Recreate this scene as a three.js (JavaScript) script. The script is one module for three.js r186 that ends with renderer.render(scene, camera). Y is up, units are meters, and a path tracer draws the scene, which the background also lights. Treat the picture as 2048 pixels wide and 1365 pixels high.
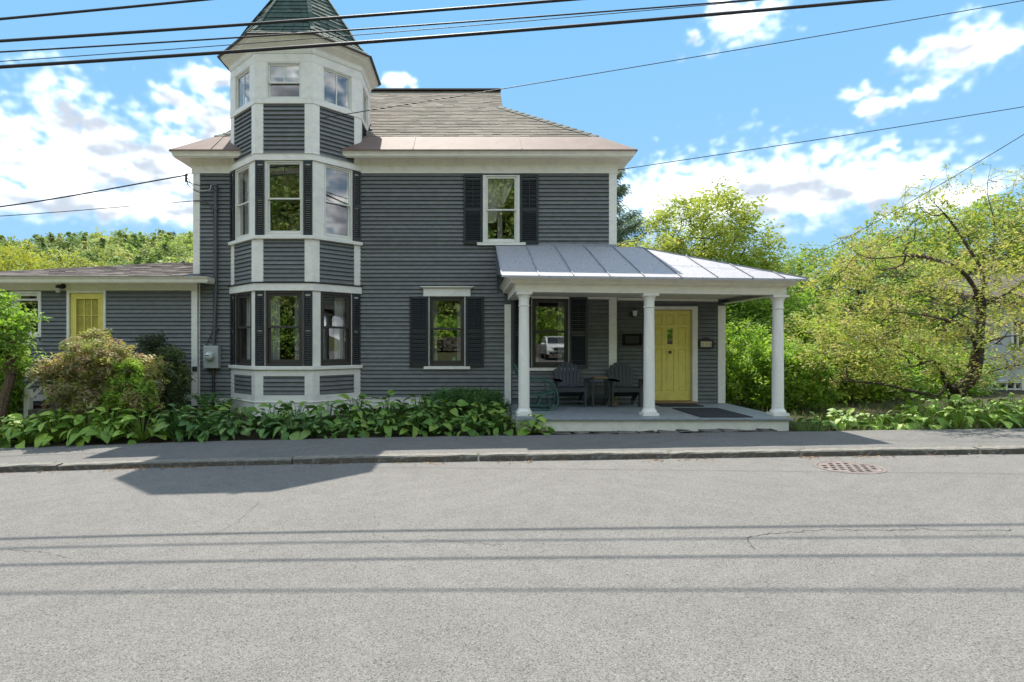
import * as THREE from 'three';
import { mergeGeometries } from 'three/addons/utils/BufferGeometryUtils.js';
import { createNoise2D, createNoise3D } from 'simplex-noise';

// ---------------------------------------------------------------- camera, sky, sun, exposure
const E = 1.62;                                   // eye height above the road, metres
const scene = new THREE.Scene();
const camera = new THREE.PerspectiveCamera(2 * Math.atan(682.5 / 1200) * 180 / Math.PI, 2048 / 1365, 0.1, 2000);
camera.position.set(0, E, 0);
camera.lookAt(0, E, -10);
camera.setViewOffset(2048, 1365, 84, -6.5, 2048, 1365);   // lens shift: the facade is seen square on
camera.updateProjectionMatrix();

function rngOf(seed) { let a = seed >>> 0; return () => { a = (a + 0x6D2B79F5) | 0; let t = Math.imul(a ^ (a >>> 15), 1 | a); t = (t + Math.imul(t ^ (t >>> 7), 61 | t)) ^ t; return ((t ^ (t >>> 14)) >>> 0) / 4294967296; }; }
const R = rngOf(20240519);
const rr = (a, b) => a + (b - a) * R();
const n2 = createNoise2D(rngOf(7)), n3 = createNoise3D(rngOf(11));
const clamp = (x, a = 0, b = 1) => Math.min(b, Math.max(a, x));
const mix = (a, b, t) => a + (b - a) * t;
const sstep = (a, b, x) => { const t = clamp((x - a) / (b - a)); return t * t * (3 - 2 * t); };

const EXPOSURE = 2.55;
const sunDir = new THREE.Vector3(-0.84, 7.83, -5.10).normalize();   // behind the house, a little to its left
{
  // the sky: clear spring blue with broken fair-weather cumulus
  const w = 2048, h = 1024, data = new Float32Array(w * h * 4);
  const toAE = (px, py) => { const dx = px - 940, dy = 689 - py; return [Math.atan2(dx, 1200), Math.atan2(dy, Math.hypot(dx, 1200))]; };
  const blobs = [
    [125, 225, 62, 62], [215, 285, 120, 58], [110, 330, 190, 62], [320, 335, 150, 76], [425, 245, 75, 52], [420, 340, 110, 90], [210, 408, 320, 34], [20, 250, 60, 26], [350, 200, 40, 18], [330, 185, 30, 12],
    [1350, 408, 120, 62], [1480, 396, 150, 70], [1620, 380, 170, 62], [1760, 380, 140, 54], [1880, 400, 110, 36],
    [1492, 46, 62, 42], [1448, 10, 34, 26], [1380, 84, 16, 18], [1930, 98, 72, 46], [1832, 112, 44, 18], [1998, 96, 48, 20], [1840, 184, 38, 22], [1803, 206, 22, 12], [1716, 191, 34, 10], [1746, 220, 22, 14], [1776, 294, 20, 11], [1680, 304, 24, 11], [440, 155, 52, 17], [800, 164, 24, 9],
  ].map(([x, y, a, b]) => { const [az, el] = toAE(x, y), [az2] = toAE(x + a, y), [, el2] = toAE(x, y - b); return [az, el, az2 - az, el2 - el]; });
  const fbm = (x, y, z, o) => { let s = 0, a = 1, f = 1, t = 0; for (let i = 0; i < o; i++) { s += a * n3(x * f, y * f, z * f); t += a; a *= 0.6; f *= 2.1; } return s / t; };
  for (let j = 0; j < h; j++) {
    const el = ((j + 0.5) / h - 0.5) * Math.PI, cy = Math.sin(el), cr = Math.cos(el);
    for (let i = 0; i < w; i++) {
      const th = ((i + 0.5) / w - 0.5) * 2 * Math.PI, dx = Math.cos(th) * cr, dz = Math.sin(th) * cr, k = (j * w + i) * 4;
      const up = Math.max(0, cy);
      let r = mix(0.52, 0.155, Math.pow(up, 0.5)), g = mix(0.80, 0.52, Math.pow(up, 0.55)), b = mix(1.04, 1.02, up);
      const az = Math.atan2(dx, -dz);
      if (el > -0.05) {
        let v = -9, blobEl = 0; const wa = az + 0.020 * fbm(dx * 26, cy * 26, dz * 26, 4), we = el + 0.013 * fbm(dx * 26 + 7, cy * 26, dz * 26 + 3, 4);
        if (Math.abs(az) < 0.9 && el < 0.62) for (const q of blobs) { const a = (wa - q[0]) / q[2], e = (we - q[1]) / q[3], m = 1 - Math.sqrt(a * a + e * e); if (m > v) { v = m; blobEl = e; } }
        if (Math.abs(az) > 0.85 || el > 0.6) { const m = fbm(dx * 2.3 + 5, cy * 5.5, dz * 2.3, 4) * 1.6 + 0.08; const t = Math.max(sstep(0.85, 1.05, Math.abs(az)), sstep(0.6, 0.75, el)); v = Math.max(v, mix(-9, m, t)); blobEl = fbm(dx * 3, cy * 9 + 3, dz * 3, 2); }  // clouds out of view, made denser to add fill light on the facade
        const n = fbm(dx * 9, cy * 16, dz * 9, 5), n4 = fbm(dx * 30 + 3, cy * 55, dz * 30, 6);
        const f = v * 1.05 + n * 0.6 + n4 * 0.82 - 0.02, c = clamp(Math.pow(sstep(-0.18, 0.85, f), 1.5) + 0.20 * sstep(-0.75, 0.25, f + n4 * 0.5));
        if (c > 0) {
          const lit = clamp(0.38 + 0.36 * blobEl + fbm(dx * 8 + 9, cy * 20, dz * 8, 5) * 1.1 + 0.5 * (1 - sstep(0.1, 0.7, f)));
          const L = 3.5 * Math.pow(lit, 2), cr2 = 0.68 + L, cg2 = 0.75 + L * 0.97, cb2 = 0.86 + L * 0.90;
          const o = c * 0.97; r = mix(r, cr2, o); g = mix(g, cg2, o); b = mix(b, cb2, o);
        }
      } else { r = 0.2; g = 0.23; b = 0.2; }
      data[k] = r / EXPOSURE; data[k + 1] = g / EXPOSURE; data[k + 2] = b / EXPOSURE; data[k + 3] = 1;
    }
  }
  const sky = new THREE.DataTexture(data, w, h, THREE.RGBAFormat, THREE.FloatType);
  sky.mapping = THREE.EquirectangularReflectionMapping; sky.magFilter = THREE.LinearFilter; sky.minFilter = THREE.LinearFilter; sky.needsUpdate = true;
  scene.background = sky; scene.environment = sky;
}
const sun = new THREE.DirectionalLight(new THREE.Color(1.0, 0.94, 0.84), 3.5);
sun.target.position.set(0, 0, -9); sun.position.copy(sunDir).multiplyScalar(80).add(sun.target.position);
sun.castShadow = true; sun.shadow.mapSize.set(4096, 4096);
Object.assign(sun.shadow.camera, { left: -30, right: 30, top: 30, bottom: -30, near: 1, far: 200 });
scene.add(sun, sun.target);
const renderer = new THREE.WebGLRenderer({ antialias: true });
renderer.setSize(1024, 682);
renderer.toneMapping = THREE.LinearToneMapping;
renderer.toneMappingExposure = EXPOSURE;
renderer.shadowMap.enabled = true;

// ---------------------------------------------------------------- helpers
const X = (px, d) => (px - 940) * d / 1200;           // photo column at a known distance -> metres
const Y = (py, d) => E + (689 - py) * d / 1200;
const V = (x, y, z) => new THREE.Vector3(x, y, z);
const taken = {};
function numbered(n) { const k = taken[n] = (taken[n] ?? -1) + 1; return k ? `${n}_${String(k).padStart(3, '0')}` : n; }
function thing(name, label, category, [x, y, z] = [0, 0, 0], group) {
  const o = new THREE.Group(); o.name = numbered(name); o.position.set(x, y, z); o.userData = { label, category };
  if (group) o.userData.group = group;
  scene.add(o); o.updateMatrixWorld(); return o;
}
function join(gs) { gs = (Array.isArray(gs) ? gs : [gs]).map(g => { if (g.index) g = g.toNonIndexed(); for (const k of Object.keys(g.attributes)) if (!['position', 'normal', 'uv', 'color'].includes(k)) g.deleteAttribute(k); return g; }); return gs.length > 1 ? mergeGeometries(gs) : gs[0]; }
// a mesh from world-space geometries, re-centred on the thing it belongs to
function part(name, gs, m, parent, kind) {
  let g = join(gs); let root = parent; while (root.parent && root.parent !== scene) root = root.parent;
  if (root !== scene && (root.position.x || root.position.y || root.position.z)) g = g.clone().translate(-root.position.x, -root.position.y, -root.position.z);
  const o = new THREE.Mesh(g, m); o.name = name; o.castShadow = o.receiveShadow = true; if (kind) o.userData.kind = kind;
  parent.add(o); return o;
}
function solo(name, gs, m, label, category, group) { const o = part(numbered(name), gs, m, scene); o.userData = { label, category }; if (group) o.userData.group = group; return o; }
function struct(name, gs, m) { const o = part(numbered(name), gs, m, scene); o.userData.kind = 'structure'; return o; }

// quads with flat normals and uv in metres
class Q {
  constructor(color) { this.p = []; this.n = []; this.t = []; this.c = color ? [] : null; }
  tri(a, b, c, col, uv) {
    const ab = V().subVectors(b, a), ac = V().subVectors(c, a), n = V().crossVectors(ab, ac).normalize();
    const ax = Math.abs(n.x), ay = Math.abs(n.y), az = Math.abs(n.z);
    [a, b, c].forEach((v, i) => {
      this.p.push(v.x, v.y, v.z); this.n.push(n.x, n.y, n.z);
      if (uv) this.t.push(uv[i][0], uv[i][1]); else if (ay >= ax && ay >= az) this.t.push(v.x, v.z); else if (ax > az) this.t.push(v.z, v.y); else this.t.push(v.x, v.y);
      if (this.c) this.c.push(col[0], col[1], col[2]);
    });
  }
  quad(a, b, c, d, col) { this.tri(a, b, c, col); this.tri(a, c, d, col); return this; }
  geo() { const g = new THREE.BufferGeometry(); g.setAttribute('position', new THREE.Float32BufferAttribute(this.p, 3)); g.setAttribute('normal', new THREE.Float32BufferAttribute(this.n, 3)); g.setAttribute('uv', new THREE.Float32BufferAttribute(this.t, 2)); if (this.c) g.setAttribute('color', new THREE.Float32BufferAttribute(this.c, 3)); return g; }
}
// a frame on a wall: u along it, y up, w out of it
function frame(o, deg = 0) { const a = deg * Math.PI / 180; return { o, U: V(Math.cos(a), 0, -Math.sin(a)), N: V(Math.sin(a), 0, Math.cos(a)) }; }
const fp = (F, u, v, w) => V(F.o.x + F.U.x * u + F.N.x * w, F.o.y + v, F.o.z + F.U.z * u + F.N.z * w);
function hexa(P) { // P(i,j,k): corners
  const q = new Q(), c = (i, j, k) => P(i, j, k);
  q.quad(c(0, 0, 1), c(1, 0, 1), c(1, 1, 1), c(0, 1, 1)); q.quad(c(1, 0, 0), c(0, 0, 0), c(0, 1, 0), c(1, 1, 0));
  q.quad(c(1, 0, 1), c(1, 0, 0), c(1, 1, 0), c(1, 1, 1)); q.quad(c(0, 0, 0), c(0, 0, 1), c(0, 1, 1), c(0, 1, 0));
  q.quad(c(0, 1, 1), c(1, 1, 1), c(1, 1, 0), c(0, 1, 0)); q.quad(c(0, 0, 0), c(1, 0, 0), c(1, 0, 1), c(0, 0, 1));
  return q.geo();
}
function fbox(F, u0, u1, v0, v1, w0, w1) { return hexa((i, j, k) => fp(F, i ? u1 : u0, j ? v1 : v0, k ? w1 : w0)); }
const WORLD = frame(V(0, 0, 0));
const box = (x0, x1, y0, y1, z0, z1) => fbox(WORLD, x0, x1, y0, y1, z0, z1);
// a box with softened edges, for boards that catch light
function cbox(F, u0, u1, v0, v1, w0, w1, c = 0.006) {
  const q = new Q(), p = (u, v, w) => fp(F, u, v, w);
  const ring = (w, d) => [p(u0 + d, v0 + d, w), p(u1 - d, v0 + d, w), p(u1 - d, v1 - d, w), p(u0 + d, v1 - d, w)];
  const a = ring(w0, 0), b = ring(w1 - c, 0), f = ring(w1, c);
  for (let i = 0; i < 4; i++) { const j = (i + 1) % 4; q.quad(a[i], a[j], b[j], b[i]); q.quad(b[i], b[j], f[j], f[i]); }
  q.quad(f[0], f[1], f[2], f[3]); q.quad(a[3], a[2], a[1], a[0]); return q.geo();
}
function beam(a, b, w, h, roll = V(0, 1, 0)) { // a bar from a to b
  const d = V().subVectors(b, a).normalize(), s = V().crossVectors(d, roll).normalize(), t = V().crossVectors(s, d);
  return hexa((i, j, k) => V().copy(k ? b : a).addScaledVector(s, (i ? -1 : 1) * w / 2).addScaledVector(t, (j ? 1 : -1) * h / 2));
}
function tube(pts, r, seg = 32, sides = 7) { return new THREE.TubeGeometry(pts.length > 2 ? new THREE.CatmullRomCurve3(pts) : new THREE.LineCurve3(pts[0], pts[1]), pts.length > 2 ? seg : 1, r, sides, false); }
function disc(r, h, sides = 20) { return new THREE.CylinderGeometry(r, r, h, sides); }
const at = (g, x, y, z) => g.clone().translate(x, y, z);
// mouldings run round a rectangle or an octagon; profile = [[out, y], ...] from bottom to top
function sweepRect(profile, x0, x1, z0, z1, sides = 'frbl') {
  const q = new Q(), c = o => [V(x0 - o, 0, z1 + o), V(x1 + o, 0, z1 + o), V(x1 + o, 0, z0 - o), V(x0 - o, 0, z0 - o)], s = { f: 0, r: 1, b: 2, l: 3 };
  for (let i = 0; i + 1 < profile.length; i++) {
    const [o0, y0] = profile[i], [o1, y1] = profile[i + 1], A = c(o0), B = c(o1);
    for (const ch of sides) { const k = s[ch], l = (k + 1) % 4; const a = A[k].clone(), b = A[l].clone(), d = B[k].clone(), e = B[l].clone(); a.y = b.y = y0; d.y = e.y = y1; q.quad(a, b, e, d); }
  }
  return q.geo();
}
const octP = (cx, cz, ap, y, k) => { const a = (k * 45 - 22.5) * Math.PI / 180, r = ap / Math.cos(Math.PI / 8); return V(cx + Math.sin(a) * r, y, cz + Math.cos(a) * r); };
function sweepOct(profile, cx, cz, faces = [0, 1, 2, 3, 4, 5, 6, 7]) {
  const q = new Q();
  for (let i = 0; i + 1 < profile.length; i++) for (const k of faces) q.quad(octP(cx, cz, profile[i][0], profile[i][1], k), octP(cx, cz, profile[i][0], profile[i][1], k + 1), octP(cx, cz, profile[i + 1][0], profile[i + 1][1], k + 1), octP(cx, cz, profile[i + 1][0], profile[i + 1][1], k));
  return q.geo();
}

// ---------------------------------------------------------------- textures and materials
function tex(w, h, fn, srgb = true, rep = 1) {
  const d = new Uint8Array(w * h * 4);
  for (let j = 0; j < h; j++) for (let i = 0; i < w; i++) { const c = fn(i / w, j / h, i, j), k = (j * w + i) * 4; d[k] = clamp(c[0], 0, 1) * 255; d[k + 1] = clamp(c[1], 0, 1) * 255; d[k + 2] = clamp(c[2], 0, 1) * 255; d[k + 3] = 255; }
  const t = new THREE.DataTexture(d, w, h); t.wrapS = t.wrapT = THREE.RepeatWrapping; t.magFilter = THREE.LinearFilter; t.minFilter = THREE.LinearMipmapLinearFilter; t.generateMipmaps = true;
  if (srgb) t.colorSpace = THREE.SRGBColorSpace; t.repeat.set(rep, rep); t.needsUpdate = true; return t;
}
// noise that repeats over the unit square
function tn(u, v, f, oct = 4, seed = 0) { let s = 0, a = 1, t = 0; for (let o = 0; o < oct; o++) { const r = f / (2 * Math.PI); s += a * n3(Math.cos(u * 2 * Math.PI) * r + seed, Math.sin(u * 2 * Math.PI) * r + Math.cos(v * 2 * Math.PI) * r * 1.31, Math.sin(v * 2 * Math.PI) * r - seed); t += a; a *= 0.5; f *= 2; } return s / t; }
const lin = (r, g, b) => new THREE.Color().setRGB(r, g, b);
const std = o => new THREE.MeshStandardMaterial({ roughness: 0.8, metalness: 0, side: THREE.DoubleSide, ...o });
const tr = rngOf(5);
const asphaltTex = tex(1024, 1024, (u, v) => { const s = tr(), g = 0.80 + tn(u, v, 14, 3) * 0.04 + (s < 0.16 ? 0.42 * (tr() - 0.15) : s > 0.84 ? -0.48 * tr() : (tr() - 0.5) * 0.18); return [g * 1.0, g * 0.99, g * 0.972]; }, true, 1 / 5.2);
const asphaltBump = tex(512, 512, () => { const g = tr(); return [g, g, g]; }, false, 1 / 1.3);
const paintTex = tex(512, 512, (u, v) => { const a = tn(u, v, 4, 4, 3), b = tn(u, v, 60, 2, 9), g = 0.935 + a * 0.06 + b * 0.025 - (b > 0.5 && a > 0.12 ? 0.2 : 0); return [g, g * 0.995, g * (0.985 - Math.max(0, a) * 0.03)]; });
const sidingTex = tex(512, 512, (u, v) => { const a = tn(u, v, 5, 3, 5), b = tn(u, v * 1, 40, 3, 2), g = 0.88 + a * 0.07 + b * 0.06; return [g, g, g]; });
const grainTex = tex(512, 256, (u, v) => { const g = 0.82 + tn(u * 1, v, 6, 2, 4) * 0.08 + n2(u * 8, v * 140) * 0.10; return [g, g * 0.99, g * 0.97]; });
const graniteTex = tex(512, 512, (u, v) => { const s = tr(), g = 0.74 + tn(u, v, 6, 4, 8) * 0.16 + (s > 0.8 ? -0.25 * tr() : (tr() - 0.5) * 0.18); return [g * 1.01, g, g * 0.97]; }, true, 1.2);
const grimeShadeTex = tex(512, 512, (u, v) => { const a = tn(u, v, 7, 4, 31), b = tn(u, v, 40, 3, 33), k = sstep(-0.75, 0.05, a + b * 0.6), s = (tr() - 0.5) * 0.16; return [mix(0.52, 0.36, k) + s, mix(0.505, 0.335, k) + s, mix(0.48, 0.295, k) + s]; }, true, 1.1);
const copperTex = tex(512, 512, (u, v) => { const a = tn(u, v, 4, 5, 2), b = tn(u, v, 22, 3, 6); const g = 0.88 + a * 0.09 + b * 0.05; return [g, g * (0.985 + a * 0.02), g * (0.97 + a * 0.04)]; }, true, 0.6);
const flakeTex = tex(1024, 1024, (u, v) => { const a = tn(u, v, 3, 3, 12), b = tn(u, v, 26, 4, 15) + a * 0.35; const spot = b > 0.53 ? 1 : 0; const g = 0.90 + a * 0.05 + (tr() - 0.5) * 0.03; return spot ? [0.24, 0.23, 0.25] : [g, g, g * 1.02]; }, true, 0.8);
const floorTex = tex(512, 512, (u, v) => { const a = tn(u, v, 5, 4, 21), g = 0.87 + a * 0.09 + (tr() - 0.5) * 0.03; return [g, g, g]; });
const soilTex = tex(512, 512, (u, v) => { const g = 0.7 + tn(u, v, 20, 4, 1) * 0.35 + (tr() - 0.5) * 0.2; return [g, g * 0.93, g * 0.82]; }, true, 0.8);
const barkTex = tex(256, 256, (u, v) => { const g = 0.68 + tn(u, v, 14, 4, 5) * 0.4; return [g, g * 0.95, g * 0.9]; }, true, 2);

const M = {
  white: std({ color: lin(0.89, 0.86, 0.80), map: paintTex, roughness: 0.6 }),
  whiteSash: std({ color: lin(0.82, 0.81, 0.76), map: paintTex, roughness: 0.5 }),
  cream: std({ color: lin(0.87, 0.83, 0.74), map: paintTex, roughness: 0.65 }),
  siding: [0.9, 1.03, 0.97, 1.12].map(k => std({ color: lin(0.190 * k, 0.196 * k, 0.189 * k), map: sidingTex, roughness: 0.62 })),
  sheath: std({ color: lin(0.10, 0.11, 0.12), roughness: 0.9 }),
  brown: std({ color: lin(0.040, 0.033, 0.026), roughness: 0.5 }),
  shutter: std({ color: lin(0.018, 0.022, 0.027), roughness: 0.38 }),
  glass: new THREE.MeshPhysicalMaterial({ color: 0xffffff, transmission: 1, thickness: 0, roughness: 0, ior: 2.35, side: THREE.DoubleSide }),
  interior: std({ color: lin(0.16, 0.15, 0.13), roughness: 0.95 }),
  lace: new THREE.MeshPhysicalMaterial({ color: lin(0.55, 0.55, 0.5), roughness: 1, transmission: 0.4, thickness: 0, side: THREE.DoubleSide }),
  shingle: std({ color: lin(1, 1, 1), vertexColors: true, map: sidingTex, roughness: 0.9 }),
  copper: std({ color: lin(0.205, 0.137, 0.114), map: copperTex, roughness: 0.75 }),
  metalDark: std({ color: lin(0.03, 0.03, 0.032), roughness: 0.5 }),
  ridgeMetal: std({ color: lin(0.12, 0.085, 0.075), roughness: 0.6 }),
  tin: std({ color: lin(0.38, 0.375, 0.378), map: flakeTex, roughness: 0.7 }),
  tinSeam: std({ color: lin(0.34, 0.34, 0.37), map: flakeTex, roughness: 0.6 }),
  deck: std({ color: lin(0.33, 0.36, 0.385), map: floorTex, roughness: 0.55 }),
  yellow: std({ color: lin(0.90, 0.76, 0.19), map: paintTex, roughness: 0.45 }),
  yellowDeep: std({ color: lin(0.62, 0.53, 0.12), map: grainTex, roughness: 0.3 }),
  asphalt: std({ color: lin(0.236, 0.231, 0.223), map: asphaltTex, bumpMap: asphaltBump, bumpScale: 0.004, vertexColors: true, roughness: 0.93 }),
  walk: std({ color: lin(0.215, 0.212, 0.208), map: asphaltTex, bumpMap: asphaltBump, bumpScale: 0.004, vertexColors: true, roughness: 0.93 }),
  granite: std({ color: lin(0.36, 0.345, 0.315), map: graniteTex, bumpMap: graniteTex, bumpScale: 0.012, roughness: 0.85 }),
  soil: std({ color: lin(0.085, 0.062, 0.042), map: soilTex, bumpMap: soilTex, bumpScale: 0.03, roughness: 1 }),
  grassGround: std({ color: lin(0.12, 0.15, 0.04), map: soilTex, roughness: 1 }),
  bark: std({ color: lin(0.15, 0.12, 0.095), map: barkTex, bumpMap: barkTex, bumpScale: 0.012, roughness: 0.95 }),
  barkPale: std({ color: lin(0.28, 0.21, 0.15), map: barkTex, bumpMap: barkTex, bumpScale: 0.012, roughness: 0.95 }),
  wire: std({ color: lin(0.018, 0.018, 0.02), roughness: 0.6 }),
  grey: std({ color: lin(0.40, 0.42, 0.40), roughness: 0.45, metalness: 0.15 }),
  conduit: std({ color: lin(0.075, 0.085, 0.09), roughness: 0.6 }),
  chairBlack: std({ color: lin(0.035, 0.042, 0.055), roughness: 0.45 }),
  chairDark: std({ color: lin(0.034, 0.036, 0.034), roughness: 0.5 }),
  greenMetal: std({ color: lin(0.03, 0.10, 0.075), roughness: 0.35, metalness: 0.1 }),
  wood: std({ color: lin(0.48, 0.30, 0.13), map: grainTex, roughness: 0.6 }),
  mat: std({ color: lin(0.016, 0.018, 0.022), roughness: 1 }),
  rust: std({ color: lin(0.33, 0.27, 0.265), map: graniteTex, roughness: 0.85 }),
  concrete: std({ color: lin(0.20, 0.19, 0.17), map: graniteTex, roughness: 0.95 }),
  kerbFace: std({ color: lin(1, 1, 1), map: grimeShadeTex, bumpMap: graniteTex, bumpScale: 0.015, roughness: 0.95 }),
  crack: std({ color: lin(0.055, 0.05, 0.045), roughness: 1 }),
  dark: std({ color: lin(0.008, 0.008, 0.008), roughness: 1 }),
  stone: std({ color: lin(0.26, 0.23, 0.21), map: graniteTex, roughness: 0.95 }),
  brick: std({ color: lin(0.12, 0.06, 0.045), map: graniteTex, roughness: 0.95 }),
};
const leafMat = (r, g, b, t = 0.42) => new THREE.MeshPhysicalMaterial({ color: lin(r, g, b), roughness: 0.85, transmission: t, thickness: 0, side: THREE.DoubleSide, specularIntensity: 0.6 });

// ---------------------------------------------------------------- ground, road, kerb, pavement
const g0 = x => { const a = clamp(x, -14, 60); return 0.014 * a - (a < 0 ? 0.0015 * a * a : 0) + (x < -14 ? 0.056 * (x + 14) * 0.4 : 0); };
const yardY = (x, d) => mix(g0(x) + 0.03, 0.13 + Math.max(0, 0.012 * (x - 6)), sstep(10.05, 12.2, d)) + (d > 30 ? -(d - 30) * 0.012 : 0);
function sheet(xs, zs, yf, skip, tone) {
  const q = new Q(true), col = (x, z) => { const k = tone ? tone(x, z) : 1; return [k, k * 0.995, k * 0.985]; };
  for (let i = 0; i + 1 < xs.length; i++) for (let j = 0; j + 1 < zs.length; j++) {
    if (skip && skip((xs[i] + xs[i + 1]) / 2, (zs[j] + zs[j + 1]) / 2)) continue;
    const a = V(xs[i], yf(xs[i], zs[j + 1]), zs[j + 1]), b = V(xs[i + 1], yf(xs[i + 1], zs[j + 1]), zs[j + 1]), c = V(xs[i + 1], yf(xs[i + 1], zs[j]), zs[j]), d = V(xs[i], yf(xs[i], zs[j]), zs[j]);
    q.tri(a, b, c, null || col(a.x, a.z)); q.tri(a, c, d, col(a.x, a.z));
    const L = q.c.length, put = (o, v) => { const k = col(v.x, v.z); for (let m = 0; m < 3; m++) q.c[L - o + m] = k[m]; };
    put(18, a); put(15, b); put(12, c); put(9, a); put(6, c); put(3, d);
  }
  return q.geo();
}
const span = (a, b, s) => { const o = []; for (let x = a; x < b - 1e-6; x += s) o.push(x); o.push(b); return o; };
const KZ = -8.3, GRATE = [4.78, -7.56];
const roadTone = (x, z) => 1 + 0.07 * sstep(-7.6, -8.2, z + n2(x * 1.1, 4) * 0.18) * (0.4 + n2(x * 2.2, z * 5)) + n2(x * 0.4, z * 0.6) * 0.035 + n2(x * 2.3 + 9, z * 2.9) * 0.02 - 0.035 * sstep(0.35, 0.8, n2(x * 0.23 + 4, z * 0.7));
{
  const xs = [-160, -80, -40, -25, ...span(-16, 4.25, 0.25), ...span(4.5, 5.25, 0.25), ...span(5.5, 18, 0.25), 30, 50, 90, 160];
  const zs = [KZ, -8.05, ...span(-7.8, -7.05, 0.25), ...span(-6.8, 2, 0.25), 4, 6];
  const [gx, gz] = GRATE, inHole = (x, z) => x > 4.25 && x < 5.25 && z > -8.05 && z < -7.05;
  const road = struct('road', sheet(xs, zs, g0, inHole, roadTone), M.asphalt);
  const s = new THREE.Shape([new THREE.Vector2(4.25, 8.05), new THREE.Vector2(4.25, 7.05), new THREE.Vector2(5.25, 7.05), new THREE.Vector2(5.25, 8.05)]);
  const h = new THREE.Path(); h.absarc(gx, -gz, 0.395, 0, Math.PI * 2); s.holes.push(h);
  const pg = new THREE.ShapeGeometry(s, 40).toNonIndexed(), pa = pg.attributes.position, cc = [];
  for (let i = 0; i < pa.count; i++) { const x = pa.getX(i), z = -pa.getY(i); pa.setXYZ(i, x, g0(x), z); pg.attributes.uv.setXY(i, x, z); const k = roadTone(x, z); cc.push(k, k * 0.995, k * 0.985); }
  pg.setAttribute('color', new THREE.Float32BufferAttribute(cc, 3)); pg.computeVertexNormals();
  part('road_patch', pg, M.asphalt, road);
  // cracks in the old surface, sunk black lines
  const crack = (pts, w) => { const q = new Q(); const P = []; for (let i = 0; i + 1 < pts.length; i++) for (let k = 0; k < 8; k++) { const t = k / 8; const px = mix(pts[i][0], pts[i + 1][0], t), py = mix(pts[i][1], pts[i + 1][1], t); let d = 1.62 * 1200 / (py - 689); for (let m = 0; m < 3; m++) d = (E - g0(X(px, d))) * 1200 / (py - 689); P.push(V(X(px, d) + n2(px * 0.11, 3) * 0.02, 0, -d + n2(px * 0.13, py * 0.1) * 0.035)); }
    for (let i = 0; i + 1 < P.length; i++) { const a = P[i], b = P[i + 1], n = V(-(b.z - a.z), 0, b.x - a.x).normalize(), w0 = w * (0.4 + 0.8 * R()), w1 = w0; const c = [a.clone().addScaledVector(n, w0), b.clone().addScaledVector(n, w1), b.clone().addScaledVector(n, -w1), a.clone().addScaledVector(n, -w0)]; c.forEach(v => v.y = g0(v.x) + 0.004); q.quad(c[0], c[1], c[2], c[3]); } return q.geo(); };
  for (const [p, w] of [
    [[[525, 998], [480, 1040], [445, 1062], [400, 1088]], 0.0016], [[[748, 1024], [756, 1050], [745, 1068], [780, 1082]], 0.0016], [[[850, 1080], [900, 1084], [960, 1088], [1010, 1092]], 0.0025],
    [[[1506, 1098], [1492, 1078], [1540, 1068], [1620, 1062], [1720, 1061], [1800, 1062], [1840, 1057], [1900, 1062], [2048, 1061]], 0.004], [[[0, 1100], [60, 1103], [150, 1118]], 0.002], [[[380, 940], [470, 936], [570, 930]], 0.003],
  ]) part('road_crack', crack(p, w), M.crack, road);
}
struct('pavement', sheet([-160, -80, -40, -25, ...span(-16, 18, 0.25), 30, 60, 160], span(-10.06, -8.47, 0.2), (x, z) => g0(x) + 0.066 + (-8.47 - z) * 0.009 + n2(x * 1.3, z * 2) * 0.004, null, (x, z) => 1 + n2(x * 0.7 + 3, z) * 0.06 + n2(x * 3, z * 4) * 0.04), M.walk);
{ // granite kerb stones, each slightly out of line
  const kerb = struct('kerb', box(-30, 30, -0.9, -0.3, KZ - 0.155, KZ - 0.005).translate(0, -0.4, 0), M.granite);
  const joints = [-26, -21.5, -17, -13.4, -10, X(112, 8.3), X(583, 8.3), X(957, 8.3), X(1340, 8.3), X(1604, 8.3), X(1962, 8.3), 10.2, 13, 17, 22, 28];
  for (let i = 0; i + 1 < joints.length; i++) {
    const a = joints[i] + 0.012, b = joints[i + 1] - 0.012, dy = rr(-0.005, 0.008), dz = rr(-0.008, 0.008), n = Math.max(2, Math.ceil((b - a) / 0.25)), q = new Q();
    const prof = [[0.0, -0.1], [0.002, 0.066], [-0.012, 0.082], [-0.15, 0.086], [-0.16, -0.1]];
    const P = (k, m) => { const x = mix(a, b, k / n), e = n2(x * 5, m * 3.1) * 0.006 - (k === 0 || k === n ? 0.010 : 0); return V(x, g0(x) + prof[m][1] + dy * (m > 0) + (m > 0 && m < 4 ? e : 0), KZ + prof[m][0] + dz + (m < 3 ? e * 1.3 : 0)); };
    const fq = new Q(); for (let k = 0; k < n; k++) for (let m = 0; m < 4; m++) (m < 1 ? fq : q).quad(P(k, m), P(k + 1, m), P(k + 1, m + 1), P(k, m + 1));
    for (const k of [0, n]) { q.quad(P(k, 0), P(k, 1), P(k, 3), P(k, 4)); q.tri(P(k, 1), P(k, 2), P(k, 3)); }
    part('grimy_shade_face', fq.geo(), M.kerbFace, part('kerb_stone', q.geo(), M.granite, kerb));  // front only: road grime, with the face's shade also put into its colour
  }
}
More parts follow.
